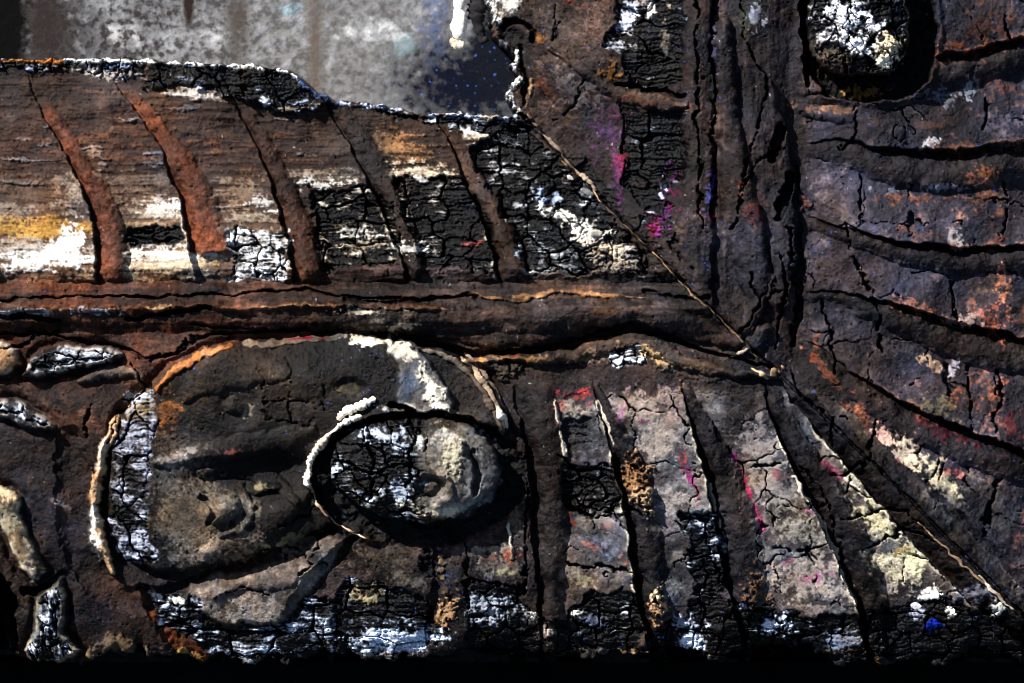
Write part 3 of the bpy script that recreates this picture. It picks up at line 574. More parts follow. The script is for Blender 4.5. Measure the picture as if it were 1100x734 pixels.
# orange rim and ash strip at its left
ridge([(168, 418), (190, 398), (215, 382), (245, 372)], [3, 5, 5, 3], 4, (.26, .14, .075), .85, k=1.1); blob(228, 377, 20, 4, -18, (.45, .27, .17), .7, .9, '9')
ridge([(262, 368), (310, 366), (345, 363), (372, 362)], [3, 4, 4, 3], 3, (.24, .2, .17), .7, k=1); blob(325, 363, 24, 2.2, -2, (.20, .03, .05), .9, .5, '9'); blob(400, 366, 24, 5, 4, CR, .9, .7, '9'); blob(395, 369, 14, 4, 0, WH, .9, .6, '4')
charpoly([(138, 430), (165, 420), (166, 450), (163, 500), (157, 560), (166, 604), (136, 602), (118, 565), (122, 500), (130, 455)], 30, 34, ash=1.0, seed=21, drop=2, depth=6, piece='char_block', ashcol=(.42, .43, .50))
blob(152, 436, 14, 9, -20, (.4, .29, .12), .8, .7, '9'); blob(148, 425, 14, 8, -20, (.4, .4, .44), .8, .7, '9')
ridge([(128, 448), (116, 478), (106, 508), (103, 545), (110, 580), (121, 614)], [3, 6, 7, 8, 7, 4], 13, (.48, .34, .22), .95, k=.9); blob(102, 570, 8, 28, -8, WH, .9, .6, '9'); blob(112, 480, 6, 22, 25, (.6, .53, .47), .8, .7, '9')
# groove under the medallion
ridge([(370, 556), (330, 582), (280, 604), (230, 622), (180, 634), (150, 632)], [4, 8, 10, 9, 7, 4], -10, (.03, .024, .021), .7, k=.4)
ridge([(385, 575), (350, 608), (325, 640), (312, 660)], [4, 9, 10, 8], -9, (.04, .032, .028), .6, k=.4)
ridge([(160, 640), (180, 670), (205, 700), (230, 730)], [10, 14, 16, 14], -12, (.14, .06, .03), .85, k=.4)
ridge([(75, 470), (80, 530), (85, 590), (110, 630), (150, 650)], [16, 20, 20, 18, 14], -7, (.048, .034, .030), .7, k=.3)
blob(120, 640, 40, 22, 20, (.10, .05, .03), .6, .6, '20'); blob(85, 450, 40, 22, 0, (.10, .052, .034), .6, .7, '20')
# lobe below: pale leaf tip
sl, m, sd = pmask([(205, 628), (250, 612), (320, 602), (345, 575), (372, 580), (355, 610), (325, 645), (300, 670), (240, 672), (215, 655), (200, 645)], 3, 1.2, 14)
H[sl] += m * 6 + 3 * np.clip(sd / 20, 0, 1); lerpc(sl, m * .8, (.115, .10, .09)); lerpc(sl, m * ss(.1, 1, G20[sl]) * .6, (.24, .21, .185))
blob(270, 665, 40, 10, 8, (.34, .31, .28), .8, .7, '9'); blob(330, 590, 34, 12, -25, (.16, .135, .12), .8, .7, '9'); blob(285, 655, 34, 14, 0, (.25, .22, .2), .6, .8, '9')
for pts in [[(280, 590), (300, 586), (322, 592), (345, 588)], [(300, 586), (304, 600)], [(322, 592), (330, 606), (350, 604)], [(330, 606), (322, 622)], [(235, 640), (262, 632), (290, 640)], [(345, 575), (340, 592)]]: crack(pts, 1.5, 5)
blob(338, 598, 14, 8, 0, CH, .8, .7, '9', dh=-3); blob(312, 580, 26, 5, -14, (.28, .25, .19), .6, .9, '9'); ridge([(232, 640), (262, 626), (300, 624), (330, 612)], [4, 9, 10, 5], 4, None, k=.3, n='20')
# leaves left
def leaf(poly, h, coln, ash, seed, ang, rimc=(.5, .45, .42)):
    sl, m, sd = pmask(poly, 2, .8, 16)
    H[sl] += m * h * .6 + h * .8 * np.sqrt(np.clip(sd / 14, 0, 1)) - 5 * np.exp(-((sd + 4) / 4) ** 2)
    lerpc(sl, m, coln); lerpc(sl, np.exp(-((sd - 2) / 2.5) ** 2) * .8 * ss(-.5, .5, G9[sl] + .5 * G4[sl]), rimc)
    if ash is not None:
        inn = ss(3, 6, sd + 2 * G9[sl]); char(sl, inn, 24, 12, ang=ang, ash=ash, seed=seed, drop=2, depth=5, ashcol=(.70, .72, .78))
    return sl, m
LEAVES = [leaf([(22, 404), (40, 382), (58, 372), (110, 372), (132, 381), (118, 390), (96, 395), (60, 400), (40, 404)], 12, (.05, .045, .045), 1.1, 22, -5),
          leaf([(-16, 372), (4, 366), (20, 376), (22, 390), (8, 402), (-14, 404)], 10, (.36, .24, .15), None, 0, 0),
          leaf([(-20, 430), (20, 432), (46, 446), (58, 460), (40, 462), (15, 452), (-20, 444)], 9, (.05, .045, .045), .95, 23, 25, (.4, .36, .32)),
          leaf([(-14, 524), (10, 526), (24, 534), (20, 552), (32, 582), (50, 612), (40, 624), (22, 612), (6, 575), (-10, 550)], 10, (.20, .165, .12), None, 0, 0, (.5, .44, .36)),
          leaf([(40, 640), (66, 622), (70, 640), (66, 680), (84, 700), (60, 716), (30, 712), (24, 700), (36, 680)], 11, (.16, .14, .115), .85, 24, 80, (.4, .35, .28))]
blob(10, 560, 12, 20, -20, (.32, .29, .22), .8, .7, '9'); blob(33, 610, 9, 12, -20, (.6, .5, .4), .8, .7, '9'); blob(12, 532, 14, 8, 20, (.55, .42, .28), .8, .7, '9')
ridge([(88, 412), (110, 402), (135, 398), (155, 404)], [4, 7, 7, 4], 7, (.15, .125, .11), .7, k=.4); blob(63, 540, 14, 3, 40, (.28, .25, .24), .7, .7, '9')
ridge([(-20, 610), (0, 640), (4, 690), (0, 740)], [10, 14, 14, 14], -45, CH, .9, k=.5); ridge([(50, 630), (40, 638), (24, 636)], 4, -10, CH, .8)
ridge([(98, 700), (130, 690), (165, 716)], 8, 4, (.24, .2, .15), .7, k=1.2)
for a in [(45, 500, 60, 34, 10, (.020, .020, .027)), (70, 580, 34, 46, -10, (.020, .020, .028)), (100, 660, 40, 26, 20, (.018, .018, .026)), (20, 480, 30, 22, 0, (.03, .022, .02)), (470, 620, 20, 30, 0, (.03, .025, .025))]: blob(*a, amt=.75, k=.8, n='20')
# crooked cracks in the skin at the left
for pts in [[(0, 378), (25, 372), (60, 358)], [(140, 388), (158, 412), (150, 425), (130, 430)], [(165, 390), (190, 372), (215, 362)], [(95, 470), (92, 450), (100, 440)], [(150, 428), (128, 445), (118, 475)]]: crack(pts, 1.6, 7)

# ------------------------------------------------------------------ charred outer edge
def band(xs0, xs1, ytop, ybot, **k):
    charpoly([(xs0, ytop + 4), ((xs0 * 2 + xs1) / 3, ytop - 3), ((xs0 + xs1 * 2) / 3, ytop + 5), (xs1, ytop), (xs1, ybot), (xs0, ybot)], warp=2.5, **k)
charpoly([(160, 650), (175, 640), (205, 645), (240, 675), (300, 672), (330, 650), (365, 640), (372, 700), (320, 716), (240, 706), (190, 690)], 42, 22, ash=.62, seed=25, depth=7, piece='char_block', ashcol=(.72, .78, .90), warp=2.2)
blob(185, 645, 18, 7, 15, WH, .8, .8, '9'); blob(205, 705, 24, 3, 12, (.36, .25, .12), .8, .9, '9', dh=2)
charpoly([(360, 640), (372, 618), (420, 632), (458, 640), (470, 690), (440, 706), (360, 712)], 40, 30, ash=.5, seed=26, depth=7, piece='char_block', ashcol=(.72, .79, .92), warp=2.2)
blob(420, 690, 46, 16, 0, (.70, .77, .90), .85, .9, 'h'); blob(405, 650, 30, 12, 0, CH, .9, .8, '9')
charpoly([(504, 634), (560, 628), (562, 660), (600, 668), (640, 632), (690, 640), (694, 700), (600, 712), (500, 708)], 28, 22, ash=.18, seed=27, depth=7, piece='char_block', ashcol=(.66, .70, .78), warp=2.2)
charpoly([(690, 690), (760, 640), (800, 650), (835, 655), (900, 668), (960, 650), (1010, 640), (1110, 668), (1140, 712), (690, 714)], 26, 20, ash=.10, seed=28, depth=8, piece='char_block', ashcol=(.72, .78, .90), warp=2.4)
for a in [(745, 690, 16, 18, 0, (.74, .80, .92)), (830, 672, 16, 13, 10, (.80, .85, .95)), (735, 670, 10, 8, 0, (.4, .42, .48)), (905, 690, 20, 12, 0, (.20, .21, .24)), (1000, 640, 14, 8, -10, WH), (1020, 655, 7, 6, 0, WH), (985, 660, 10, 6, 0, (.4, .4, .46)), (1072, 652, 7, 9, 0, (.6, .58, .56)), (1003, 674, 7, 6, 0, (.02, .08, .5)), (1045, 640, 20, 8, 0, (.2, .2, .23)), (528, 655, 26, 14, 0, (.36, .38, .42)), (575, 662, 8, 8, 0, WH), (585, 682, 9, 7, 0, (.5, .44, .38)), (620, 660, 8, 3, 0, WH), (640, 668, 14, 6, 0, (.15, .15, .17)), (700, 702, 60, 3, 0, (.2, .16, .12)), (420, 705, 40, 3, 0, (.22, .18, .15)), (905, 700, 26, 2, 0, (.2, .12, .06))]:
    blob(*a, amt=.9, k=.8, n='9', dh=1.5)
blob(560, 690, 44, 22, 0, CH, .9, .8, '20'); blob(1040, 690, 90, 18, 0, CH, .9, .6, '20'); blob(870, 700, 50, 14, 0, CH, .9, .6, '20')
# panels right of the medallion
for a in [(532, 605, 26, 18, 0, (.17, .145, .125)), (530, 590, 22, 6, 0, (.3, .26, .22)), (545, 597, 14, 5, 0, (.42, .12, .06)), (540, 612, 12, 3, 5, (.36, .33, .22)), (420, 605, 34, 18, 0, (.12, .105, .095)), (430, 625, 24, 8, 0, (.2, .17, .14)), (550, 545, 10, 26, 0, (.18, .16, .14)), (490, 600, 14, 22, 0, (.06, .05, .047)), (395, 640, 20, 6, 10, (.3, .27, .2))]:
    blob(*a, amt=.85, k=.8, n='9')
ridge([(470, 575), (474, 600), (470, 640), (455, 690)], [8, 10, 9, 8], -7, None, k=.5); blob(460, 605, 9, 14, 0, CH, .95, .5, '9', dh=-8)
charpoly([(606, 500), (665, 500), (668, 545), (620, 552), (606, 548)], 26, 18, ash=.3, seed=33, depth=6, drop=4, piece='char_block', ashcol=(.5, .47, .45))
charpoly([(735, 552), (770, 550), (782, 600), (782, 640), (745, 640)], 22, 18, ash=.5, seed=34, depth=6, drop=4, piece='char_block', ashcol=(.6, .62, .66))
charpoly([(606, 448), (634, 452), (636, 480), (608, 486)], 40, 30, ash=-.5, seed=35, drop=3, base=(.06, .055, .055), fine=False)

# ------------------------------------------------------------------ the two round bosses
def boss(cx, cy, rx, ry, ox, oy, orx, ory, hb, dm, seed, pw=2.0):
    """knob (cx..ry) standing in a sunk ring (ox..ory)"""
    r = max(orx, ory) * 1.35; sl = box(ox - r, ox + r, oy - r, oy + r)
    def ell(x0, y0, a, b, k): th = np.arctan2(Y[sl] - y0, X[sl] - x0); return (np.abs((XW[sl] - x0) / a) ** pw + np.abs((YW[sl] - y0) / b) ** pw) ** (1 / pw) + k * np.sin(3 * th + seed) + .02 * G20[sl] + .008 * G9[sl]
    q = ell(cx, cy, rx, ry, .025); qo = ell(ox, oy, orx, ory, .012)
    m = ss(1.015, .985, q); mo = ss(1.01, .985, qo); base = np.median(H[sl][qo < 1.1])
    top = hb * (.35 + .65 * np.sqrt(np.clip(1 - q * q, 0, 1))) + G20[sl] * 1.6 + G9[sl] * .9
    H[sl] += 4 * np.exp(-((qo - 1.03) / .045) ** 2)
    H[sl] = H[sl] * (1 - mo) + (base - dm + 5 * G20[sl] + 2 * G9[sl]) * mo
    H[sl] = H[sl] * (1 - m) + (base + top) * m
    lerpc(sl, mo * .95, (.008, .007, .007)); lerpc(sl, m, (.05, .042, .036)); lerpc(sl, np.exp(-((qo - 1.02) / .03) ** 2) * ss(0, .6, G20[sl]) * .5, (.09, .05, .03))  # sunk ring coloured near black, painting in the shadow around the knob
    return sl, m, q
B1 = part('boss', None, 'char', 'round boss, half charcoal and half ashen, on the lower rail')
B2 = part('boss', None, 'char', 'round boss crusted with white ash, on the side rail')
# white flake of wood leaning above the boss
sl, m, sd = pmask([(412, 366), (446, 368), (470, 400), (486, 432), (484, 450), (455, 446), (425, 436), (432, 400)], 2, 1, 10)
H[sl] += m * 8; lerpc(sl, m, (.17, .16, .155)); blob(468, 425, 10, 30, -28, (.80, .74, .62), .95, .6, '9', dh=2); blob(430, 376, 16, 10, 20, (.6, .55, .46), .9, .8, '9'); blob(440, 440, 30, 5, 8, (.45, .41, .36), .9, .6, '9'); blob(440, 415, 12, 20, -20, (.12, .13, .15), .8, .7, '9')
ridge([(421, 435), (455, 447), (486, 452)], 3, -12, CH, .9)
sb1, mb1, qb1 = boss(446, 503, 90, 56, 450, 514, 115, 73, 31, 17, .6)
sl = sb1; inb = mb1
left = inb * ss(470, 440, XW[sl] + 10 * G20[sl])
char(sl, left, 26, 24, ash=.55, seed=51, depth=7, drop=2, ashcol=(.74, .80, .90), piece='char_block', parent=B1)
for a in [(495, 500, 34, 34, 0, (.20, .19, .18)), (478, 490, 18, 26, 10, (.46, .42, .35)), (505, 482, 22, 10, -30, (.40, .38, .36)), (465, 545, 30, 6, 8, (.70, .66, .54)), (490, 545, 20, 7, -10, (.62, .57, .46)), (515, 515, 10, 24, 0, (.30, .31, .34)), (420, 470, 30, 10, 8, (.5, .54, .62)), (455, 475, 20, 8, 10, (.6, .6, .6)), (430, 525, 12, 12, 0, (.42, .46, .52)), (505, 500, 8, 22, -10, (.13, .11, .09)), (470, 470, 12, 8, 0, (.7, .66, .58))]:
    blob(*a, amt=.85, k=.7, n='9', only=None)
sl, m, sd = pmask([(456, 462), (500, 460), (534, 474), (538, 505), (526, 540), (495, 556), (462, 552), (448, 535), (452, 500)], 3, 1.2)
lerpc(sl, m * .8, (.17, .16, .15)); lerpc(sl, m * ss(.1, .9, -G20[sl] + .4 * G9[sl]) * .6, (.11, .10, .10))
blob(486, 492, 12, 24, -8, (.50, .45, .34), .8, .6, '20', dh=3); blob(480, 470, 20, 7, 10, (.44, .42, .38), .7, .8, '9'); ridge([(508, 484), (513, 505), (508, 528)], [3, 6, 4], -7, (.10, .085, .075), .7, k=.6, n='20'); blob(475, 549, 22, 4, 2, (.6, .54, .43), .8, .9, '9')
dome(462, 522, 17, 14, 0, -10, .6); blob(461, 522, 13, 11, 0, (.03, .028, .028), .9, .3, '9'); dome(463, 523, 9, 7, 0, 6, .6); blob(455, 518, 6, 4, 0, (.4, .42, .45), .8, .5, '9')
ridge([(462, 505), (480, 512), (484, 530), (470, 542)], 4, 4, None, k=.3); ridge([(500, 480), (512, 505), (508, 530)], 4, -6, None, k=.4)
crack([(440, 448), (446, 475), (440, 520)], 2, 9); crack([(360, 495), (400, 505), (430, 500)], 2, 9); crack([(395, 450), (402, 490), (396, 540)], 2, 8); crack([(450, 460), (462, 470), (458, 482)], 2, 7)
sb2, mb2, qb2 = boss(922, 14, 54, 70, 934, 22, 72, 88, 24, 16, 2.2, 2.9)
char(sb2, mb2 * (qb2 < .94), 24, 28, ash=.12, seed=52, depth=7, drop=2, ashcol=(.6, .6, .66), piece='char_block', parent=B2)
for a in [(905, 25, 28, 16, 15, (.90, .90, .93)), (918, 46, 26, 15, 20, (.90, .90, .94)), (935, 30, 16, 8, 10, (.8, .8, .84)), (915, 74, 30, 12, 0, (.03, .026, .026)), (892, 40, 14, 10, 0, (.5, .48, .48)), (900, 10, 8, 14, -20, (.8, .8, .84)), (951, 55, 16, 16, 0, (.52, .45, .34)), (952, 40, 8, 8, 0, (.7, .6, .42)), (948, 66, 14, 6, 10, (.8, .74, .6)), (890, 58, 16, 10, 0, (.07, .06, .05)), (920, 5, 14, 5, 0, (.6, .6, .62))]:
    blob(*a, amt=.92, k=.7, n='9', dh=1.5)
dome(951, 54, 17, 16, 0, 8, .6)
crack([(908, 5), (910, 40), (904, 60)], 2, 8); crack([(905, 65), (908, 90)], 2, 7)
ridge([(862, -60), (864, 20), (866, 60), (868, 92)], [5, 6, 5, 4], -14, CH, .9, k=.4); blob(930, 98, 16, 4, -5, (.62, .42, .2), .95, .6, '4', dh=4)
dome(885, 122, 34, 9, 12, 7); blob(890, 116, 30, 4, 5, (.20, .12, .08), .7, .8, '9')

# ------------------------------------------------------------------ mitre and sight edge
ridge([(540, 100), (640, 206), (720, 290), (834, 400), (960, 520), (1100, 662)], 2.0, -7, CH, .7, k=.8, warp=.5)
yb = np.interp(X, [-400, 0, 70, 150, 230, 270, 310, 325, 340, 360, 390, 420, 450, 500, 550, 640], [62, 63, 62, 63, 67, 69, 74, 88, 98, 108, 110, 114, 121, 121, 124, 128])
xs_ = np.interp(Y, [-400, -20, 0, 10, 30, 40, 52, 62, 75, 85, 93, 101, 108, 118, 130], [516, 522, 524, 528, 531, 534, 548, 553, 553, 556, 550, 544, 548, 556, 572])
sd_e = np.maximum(Y + G9 * 2.2 + G4 * .8 - yb, X + G9 * 3.5 + G4 * 1.2 - xs_)
# blocks of charcoal along the sight edge
def strip(poly, cw, seed, ash, up): charpoly(poly, cw, 40, warp=.8, ash=ash, seed=seed, depth=9, drop=-up, piece='char_block', ashcol=(.60, .67, .82))
strip([(-330, 60), (70, 60), (155, 60), (156, 82), (70, 76), (0, 74), (-330, 74)], 16, 61, .55, 3)
strip([(154, 62), (258, 64), (262, 106), (240, 104), (228, 92), (190, 92), (156, 94)], 30, 62, .45, 6)
strip([(256, 66), (312, 68), (336, 92), (362, 106), (352, 116), (300, 118), (262, 106)], 44, 63, .35, 8)
blob(120, 78, 40, 5, 3, (.50, .44, .40), .85, .6, 'h', dh=1); blob(210, 99, 30, 6, 3, (.52, .47, .43), .9, .5, 'h', dh=2); blob(310, 116, 24, 3, -4, (.36, .29, .22), .8, .7, 'h'); blob(285, 108, 10, 4, 0, (.6, .62, .66), .8, .8, '9')
edge = np.exp(-((sd_e - 2.2) / 2.0) ** 2)
H += edge * 3
lerpc(ALL, (edge * (X < 70) * (Y > 40)).clip(0, 1) * .8, (.42, .22, .10)); lerpc(ALL, edge * ((X > 66) & (X < 322) & (Y > 40)) * ss(-.5, .1, G9) * .95, (.84, .82, .78))
lerpc(ALL, edge * ((X > 360) & (X < 556) & (Y > 95)) * ss(-.4, .2, G9) * .9, (.62, .66, .76)); lerpc(ALL, (edge > .2) * ((X > 318) & (X < 365) & (Y > 80)) * .8, (.08, .11, .2))
for a in [(530, 10, 8, 14, -15, WH), (545, 5, 12, 8, 0, (.55, .52, .48)), (556, 60, 4, 8, 0, WH), (555, 84, 5, 9, 0, WH), (548, 101, 6, 5, 0, WH), (552, 72, 4, 6, 0, (.75, .75, .8)), (545, 118, 16, 3, 4, WH), (576, 38, 7, 6, 40, (.5, .28, .12)), (567, 100, 3, 18, 0, (.34, .25, .18)), (540, 50, 6, 8, 0, (.5, .5, .54)), (505, 118, 30, 4, 0, (.62, .64, .7)), (405, 112, 16, 3, 0, (.5, .55, .68))]:
    blob(*a, amt=.95, k=.6, n='9', dh=2)
ridge([(538, 28), (550, 20), (562, 22), (572, 32), (570, 44)], 3.5, -10, CH, .9, k=.6); ridge([(560, 50), (563, 80), (566, 112)], 2, -6, CH, .6, k=.8)
blob(550, 36, 14, 10, 20, CH, .9, .5, '9', dh=-3)

# uneven burning: soot and rubbed places over everything that is not ash, then a darker, cooler right side
lum = C.mean(-1); dk = ss(.30, .12, lum)
big = fbm(X / 75 + 9, Y / 60, 4, 90); med = fbm(X / 26, Y / 26 + 4, 4, 91); fin = fbm(X / 7, Y / 7, 3, 92)
calm = 1 - .45 * pan_c
C *= np.exp(dk * calm * (.60 * big + .40 * med + .24 * fin + .22 * G4 + .16 * GS - .12))[..., None]
C *= (1 - .06 * ss(800, 960, X) * dk)[..., None]
hue = fbm(X / 42 + 3, Y / 42, 3, 93) * dk
cool = ss(450, 800, X) * dk  # cooler tint towards the right, a blue-grey sheen put into the colour
lm = C.mean(-1, keepdims=True); C[:] = np.clip(lm + (C - lm) * (1 + .25 * dk[..., None]), .001, 1)
C *= np.stack([1 + .16 * hue - .03 * cool, 1 + 0 * hue, 1 - .20 * hue + .05 * cool], -1)
R += dk * (.10 * med)
# scattered fine specks: blue-violet colour dots like sensor specks, pale grit
rs = np.random.RandomState(5)
g3 = vn(X / 2.3, Y / 2.3, 71); g5 = vn(X / 2.0, Y / 2.0, 77)
lerpc(ALL, ss(.91, .96, g3) * ss(.1, .7, G120 + .5 * G50) * .7, (.10, .14, .5))
lerpc(ALL, ss(.90, .96, g5) * .7 * ss(-.1, .6, med), (.40, .37, .35)); H += ss(.86, .94, g5) * .8 - ss(.80, .92, vn(X / 2.6, Y / 2.6, 79)) * 1.6
R += .06 * G9

# ------------------------------------------------------------------ cut the surface into its parts
fr = sd_e > -6
lerpc(ALL, np.maximum(ss(698, 702, YP), ss(1136, 1142, XP)), (.012, .010, .009))
H = np.where(sd_e < 0, np.maximum(H + (sd_e) * 26, HB + 1), H)
lerpc(ALL, ss(0, -2.5, sd_e), CH)
H = np.maximum(H, HB)
L[:] = np.where(isb, BOT, SID)
MEDP = part('medallion', None, 'gesso', 'rounded scroll medallion, dark with an ashen left side'); sl, mm = MEDL; t = L[sl]; t[mm] = MEDP
for sl, mm in LEAVES:
    k = part('leaf', None, 'char'); t = L[sl]; t[mm > .5] = k
t = L[sb1]; t[mb1 > .5] = B1
t = L[sb2]; t[mb2 > .5] = B2
QS = {}
for sl, m, cid, nm, par, mt in PIECES:
    cid = np.broadcast_to(cid, X[sl].shape); msk = m > .5
    if par is None: msk = msk & ((L[sl] == BOT) | (L[sl] == SID) | (L[sl] == MEDP) | (L[sl] > MEDP + 5))
    for u, cnt in zip(*np.unique(cid[msk], return_counts=True)):
        if cnt < 70: continue
        mk = msk & (cid == u)
        if par is None:
            base = L[sl][mk]; base = base[base <= MEDP]; pr = int(np.bincount(base).argmax()) if len(base) else BOT
            if pr not in (BOT, SID, MEDP): pr = BOT
        else: pr = par
        k = part(nm, pr, mt); t = L[sl]; t[mk] = k
L = np.where(fr, L, -1)

V = np.stack([(X - 550) * S, (367 - Y) * S, H * S], -1).reshape(-1, 3).astype(F)
CF = np.clip(np.clip(C, .001, 1) ** 1.36 * 1.02, .001, .9).reshape(-1, 3); RF = np.clip(R, .25, 1).reshape(-1)
idx = np.arange(NX * NY).reshape(NY, NX)
quads = np.stack([idx[:-1, :-1], idx[1:, :-1], idx[1:, 1:], idx[:-1, 1:]], -1).reshape(-1, 4)
ql = L[:-1, :-1].reshape(-1); ok = (np.abs(fr[:-1, :-1] & fr[1:, 1:] & fr[1:, :-1] & fr[:-1, 1:])).reshape(-1) & (ql >= 0)
quads = quads[ok]; ql = ql[ok]
order = np.argsort(ql, kind='stable'); quads = quads[order]; ql = ql[order]
root = bpy.data.objects.new('picture_frame', None); sc.collection.objects.link(root); root.location = P(550, 367, HB); root.empty_display_size = .02
tag(root, 'burnt carved picture frame corner with cracked gesso, charcoal and white ash', 'picture frame')
OBJ = {}
starts = np.searchsorted(ql, np.arange(len(PARTS))); ends = np.searchsorted(ql, np.arange(len(PARTS)), side='right')
def make(k):
    if k in OBJ: return OBJ[k]
    nm, par, mt, lab = PARTS[k]; a, b_ = starts[k], ends[k]
    if b_ - a < 6 and k not in (CPAN, FPAN, RPAN): return None
    q = quads[a:b_]; me = bpy.data.meshes.new(nm)
    if len(q):
        vi, inv = np.unique(q, return_inverse=True); inv = inv.reshape(-1)
        me.vertices.add(len(vi)); me.vertices.foreach_set('co', (V[vi] - np.array(root.location, F)).reshape(-1))
        me.loops.add(len(inv)); me.loops.foreach_set('vertex_index', inv.astype(np.int32))
        me.polygons.add(len(q)); me.polygons.foreach_set('loop_start', (np.arange(len(q)) * 4).astype(np.int32))
        me.polygons.foreach_set('use_smooth', np.ones(len(q), bool))
        ca = me.attributes.new('pigment', 'FLOAT_COLOR', 'POINT'); ca.data.foreach_set('color', np.concatenate([CF[vi], np.ones((len(vi), 1), F)], 1).reshape(-1))
        ra = me.attributes.new('gloss', 'FLOAT', 'POINT'); ra.data.foreach_set('value', RF[vi])
        me.update(calc_edges=True); me.materials.append(MATS[mt])
    else: me = None
    pa = root if par is None else (make(par) or root)
    o = link(nm, me, pa)
    if lab: o['label'] = lab
    OBJ[k] = o; return o
for k in range(1, len(PARTS)): make(k)
print('parts', len(PARTS), 'quads', len(quads))

# ------------------------------------------------------------------ slivers, crusts and loose flakes standing on the surface
def hz(x, y):
    return float(H[min(max(np.searchsorted(AY, y), 0), NY - 1), min(max(np.searchsorted(AX, x), 0), NX - 1)])
def crust(name, pts, rad, c1, c2, parent, lift=1.0, hs=None, seed=0, rough=.5, sides=9, step=1.3, sq=.6, mat='gesso', jit=.5):
    """irregular solid strip following a line on the relief: lumpy tube with pointed ends"""
    r = np.random.RandomState(seed); p = np.array(pts, float); seg = np.hypot(*(p[1:] - p[:-1]).T); cum = np.concatenate([[0], np.cumsum(seg)])
    n_ = max(int(cum[-1] / step), 6); t = np.linspace(0, cum[-1], n_); x = np.interp(t, cum, p[:, 0]); y = np.interp(t, cum, p[:, 1])
    k1 = fbm(t / 9, t * 0 + seed * 3.3, 3, seed + 5); k2 = fbm(t / 9, t * 0 + seed * 7.1 + 50, 3, seed + 6)
    x = x + k1 * 1.4; y = y + k2 * 1.4
    rr = np.interp(np.linspace(0, 1, n_), np.linspace(0, 1, len(rad)), rad) * (1 + .5 * fbm(t / 14, t * 0 + seed, 4, seed + 7)); rr = np.maximum(rr, .35); rr[0] = rr[-1] = .15
    hh = np.array([hz(a, b) for a, b in zip(x, y)]) if hs is None else np.interp(np.linspace(0, 1, n_), np.linspace(0, 1, len(hs)), hs)
    if hs is None:
        kk = np.ones(7) / 7; hh = np.convolve(np.pad(hh, 3, mode='edge'), kk, 'valid') + lift
    vs = []; fs = []; cs = []
    for i in range(n_):
        a = max(i - 1, 0); b_ = min(i + 1, n_ - 1); tx, ty = x[b_] - x[a], y[b_] - y[a]; l_ = math.hypot(tx, ty) + 1e-6; nx_, ny_ = -ty / l_, tx / l_
        for j in range(sides):
            an = 2 * math.pi * j / sides; q = rr[i] * (1 + jit * (r.rand() - .5)); o_ = math.cos(an) * q; z_ = math.sin(an) * q * sq
            vs.append((*np.array(P(x[i] + nx_ * o_, y[i] + ny_ * o_, hh[i] + z_)) - np.array(root.location),))
            w_ = min(max(.5 + .7 * k1[i] * rough * 2 + .5 * (r.rand() - .5), 0), 1); cs.append([c1[q_] * (1 - w_) + c2[q_] * w_ for q_ in range(3)] + [1])
    for i in range(n_ - 1):
        for j in range(sides): fs.append((i * sides + j, i * sides + (j + 1) % sides, (i + 1) * sides + (j + 1) % sides, (i + 1) * sides + j))
    me = bpy.data.meshes.new(name); me.from_pydata(vs, [], fs); me.update()
    at_ = me.attributes.new('pigment', 'FLOAT_COLOR', 'POINT'); at_.data.foreach_set('color', np.array(cs, F).reshape(-1))
    g_ = me.attributes.new('gloss', 'FLOAT', 'POINT'); g_.data.foreach_set('value', np.full(len(vs), .6, F))
    me.polygons.foreach_set('use_smooth', np.ones(len(fs), bool)); me.materials.append(MATS[mat])
    return link(name, me, parent)
OB, OS = OBJ[BOT], OBJ[SID]
GO = (.15, .09, .045); DB = (.045, .03, .022); WT = (.85, .80, .70)
crust('mitre_sliver', [(572, 130), (590, 150), (606, 168), (618, 184)], [1, 2.2, 1.2], (.2, .15, .11), DB, OS, 2, seed=1)
for k, (t0, t1, c_) in enumerate([(0, .14, GO), (.20, .36, (.24, .15, .08)), (.40, .5, DB), (.55, .74, GO), (.80, 1, (.22, .14, .07))]):
    q_ = lambda t: (604 + 120 * t + 1.5 * math.sin(9 * t), 172 + 124 * t); crust('mitre_sliver', [q_(t0), q_((t0 + t1) / 2), q_(t1)], [.5, 1.3, .9, .4], c_, DB, OS, 1.2, seed=60 + k)
crust('mitre_sliver', [(612, 176), (628, 190), (642, 204)], [.8, 2.4, 1], (.36, .28, .2), (.10, .07, .05), OB, 2, seed=3)
crust('mitre_sliver', [(722, 294), (745, 318), (768, 338)], [1, 1.5, .8], GO, DB, OS, 2, seed=4)
crust('mitre_sliver', [(768, 338), (790, 360), (812, 384)], [.8, 1.3, .8], (.14, .09, .06), DB, OS, 2, seed=5)
crust('gesso_crumb', [(784, 384), (794, 379), (803, 374)], [1, 3.4, 1], (.5, .42, .32), (.16, .11, .08), OB, 1, seed=6, jit=.9)
crust('gesso_crumb', [(806, 396), (818, 402), (826, 408)], [1, 3, 1], (.42, .31, .19), (.12, .08, .05), OB, 1, seed=7, jit=.9)
crust('gesso_crumb', [(826, 404), (834, 399), (841, 393)], [2, 5, 3], (.36, .24, .13), (.12, .08, .05), OS, 2, seed=8)
crust('mitre_sliver', [(985, 560), (1010, 585), (1040, 612), (1066, 634)], [.6, 1.2, 1.6, 1], (.22, .13, .07), (.12, .08, .05), OS, 2.5, seed=9)
crust('mitre_sliver', [(1050, 618), (1072, 642), (1088, 656)], [1, 2, 1], (.5, .42, .34), (.2, .14, .1), OS, 3, seed=10)
b1 = OBJ[B1]; b2 = OBJ[B2]
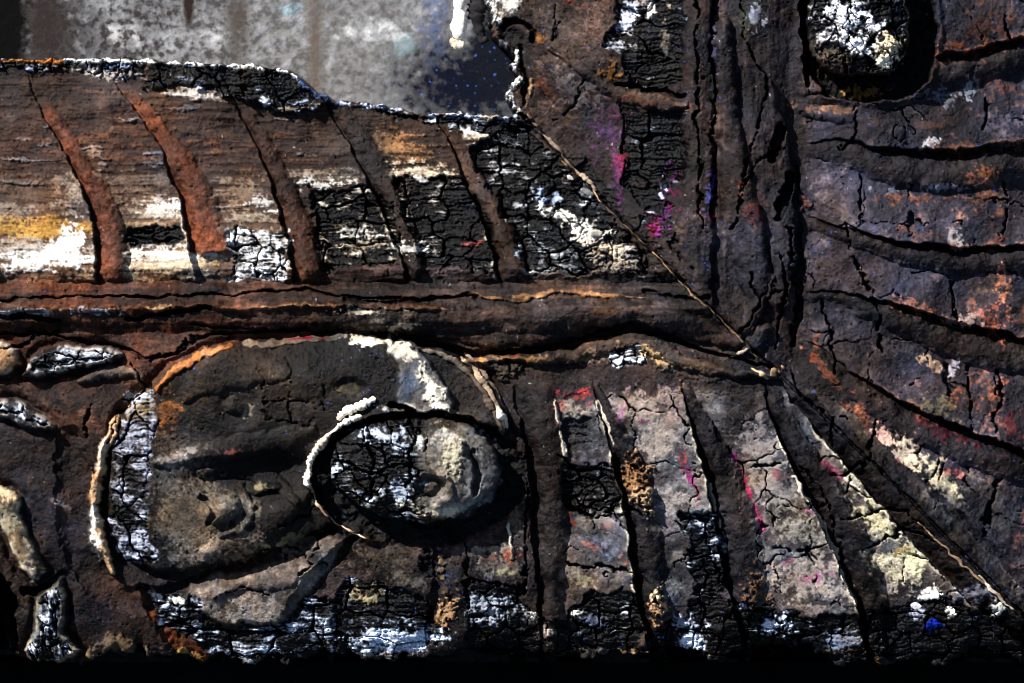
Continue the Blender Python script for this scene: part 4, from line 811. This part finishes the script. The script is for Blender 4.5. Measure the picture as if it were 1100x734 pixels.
arc = lambda cx, cy, rx, ry, a0, a1, k=24: [(cx + rx * math.cos(math.radians(a0 + (a1 - a0) * i / (k - 1))), cy + ry * math.sin(math.radians(a0 + (a1 - a0) * i / (k - 1)))) for i in range(k)]
hb1 = hz(437, 500)
crust('rim', arc(448, 512, 117, 76, 240, 172), [2, 3.6, 2.2, 3.6, 2.6, 3.4, 2], WT, (.42, .33, .24), b1, 2.5, seed=11, sq=1.2, jit=.9)
crust('rim', arc(448, 512, 116, 75, 176, 118), [1.8, 1.4, 1.2, 1, .8], (.4, .3, .2), (.16, .09, .06), b1, 2, seed=22)
crust('rim', [(362, 450), (376, 441), (390, 434), (405, 427)], [2, 5, 4, 5.5, 2], WT, (.5, .42, .32), b1, 3, seed=12, jit=1.0)
for k, (dx, dy, c_) in enumerate([(0, 0, (.36, .26, .17)), (5, -3, (.16, .11, .08)), (-5, 3, (.09, .065, .05))]):
    crust('bark_splinter', [(494 + dx, 382 + dy), (508 + dx, 395 + dy), (524 + dx, 418 + dy), (536 + dx, 440 + dy), (543 + dx * .5, 462 + dy)], [1, 2.6, 3.2, 3, 1], c_, DB, OBJ[MEDP], 2, seed=14 + k)
crust('bark_splinter', [(534, 436), (540, 448), (546, 460)], [1.5, 4, 1], (.7, .62, .52), (.3, .2, .13), OBJ[MEDP], 4, seed=18)
crust('bark_splinter', [(440, 372), (475, 380), (500, 396), (515, 416)], [1, 3, 3, 1], (.14, .11, .085), DB, OBJ[MEDP], 2, seed=19)
# burnt tongue of wood hanging into the opening from the side rail
crust('burnt_tongue', [(525, -120), (505, -60), (494, -10), (493, 18), (492, 40)], [10, 10, 8, 7, 7.5, 7], WT, (.8, .76, .68), OS, hs=[-30, -34, -40, -46], seed=20, step=3, jit=.2)
crust('burnt_tongue', [(482, 40), (490, 46), (500, 46)], [3, 6, 4], (.7, .6, .45), (.4, .3, .2), OS, hs=[-46, -46], seed=23)
crust('burnt_tongue', [(530, -110), (520, -50), (512, 0), (514, 26), (520, 46)], [12, 12, 10, 9, 4], (.012, .011, .012), (.02, .018, .018), OS, hs=[-34, -38, -46, -50], seed=21, mat='char', step=2)  # black mass filling the dark gap beside the pale tongue
# flakes lying loose
for k, (x, y, r_, c_, ang) in enumerate([(631, 207, 8, (.13, .125, .125), 20), (1000, 640, 10, (.82, .8, .76), -15), (1021, 656, 6, (.8, .78, .74), 30), (985, 652, 6, (.5, .5, .54), 0), (1075, 652, 5, (.6, .57, .52), 60), (575, 664, 5, (.8, .76, .7), 0), (612, 190, 4, (.5, .48, .45), 30), (640, 252, 7, (.5, .45, .38), 0), (618, 236, 6, (.6, .55, .47), 60)]):
    a = math.radians(ang); crust('ash_flake', [(x - r_ * math.cos(a), y - r_ * math.sin(a)), (x, y), (x + r_ * math.cos(a), y + r_ * math.sin(a))], [r_ * .35, r_ * .62, r_ * .35], c_, [q * .55 for q in c_], OS if x - 440 > y else OB, 1.5, seed=30 + k, sq=.4, mat='ash')
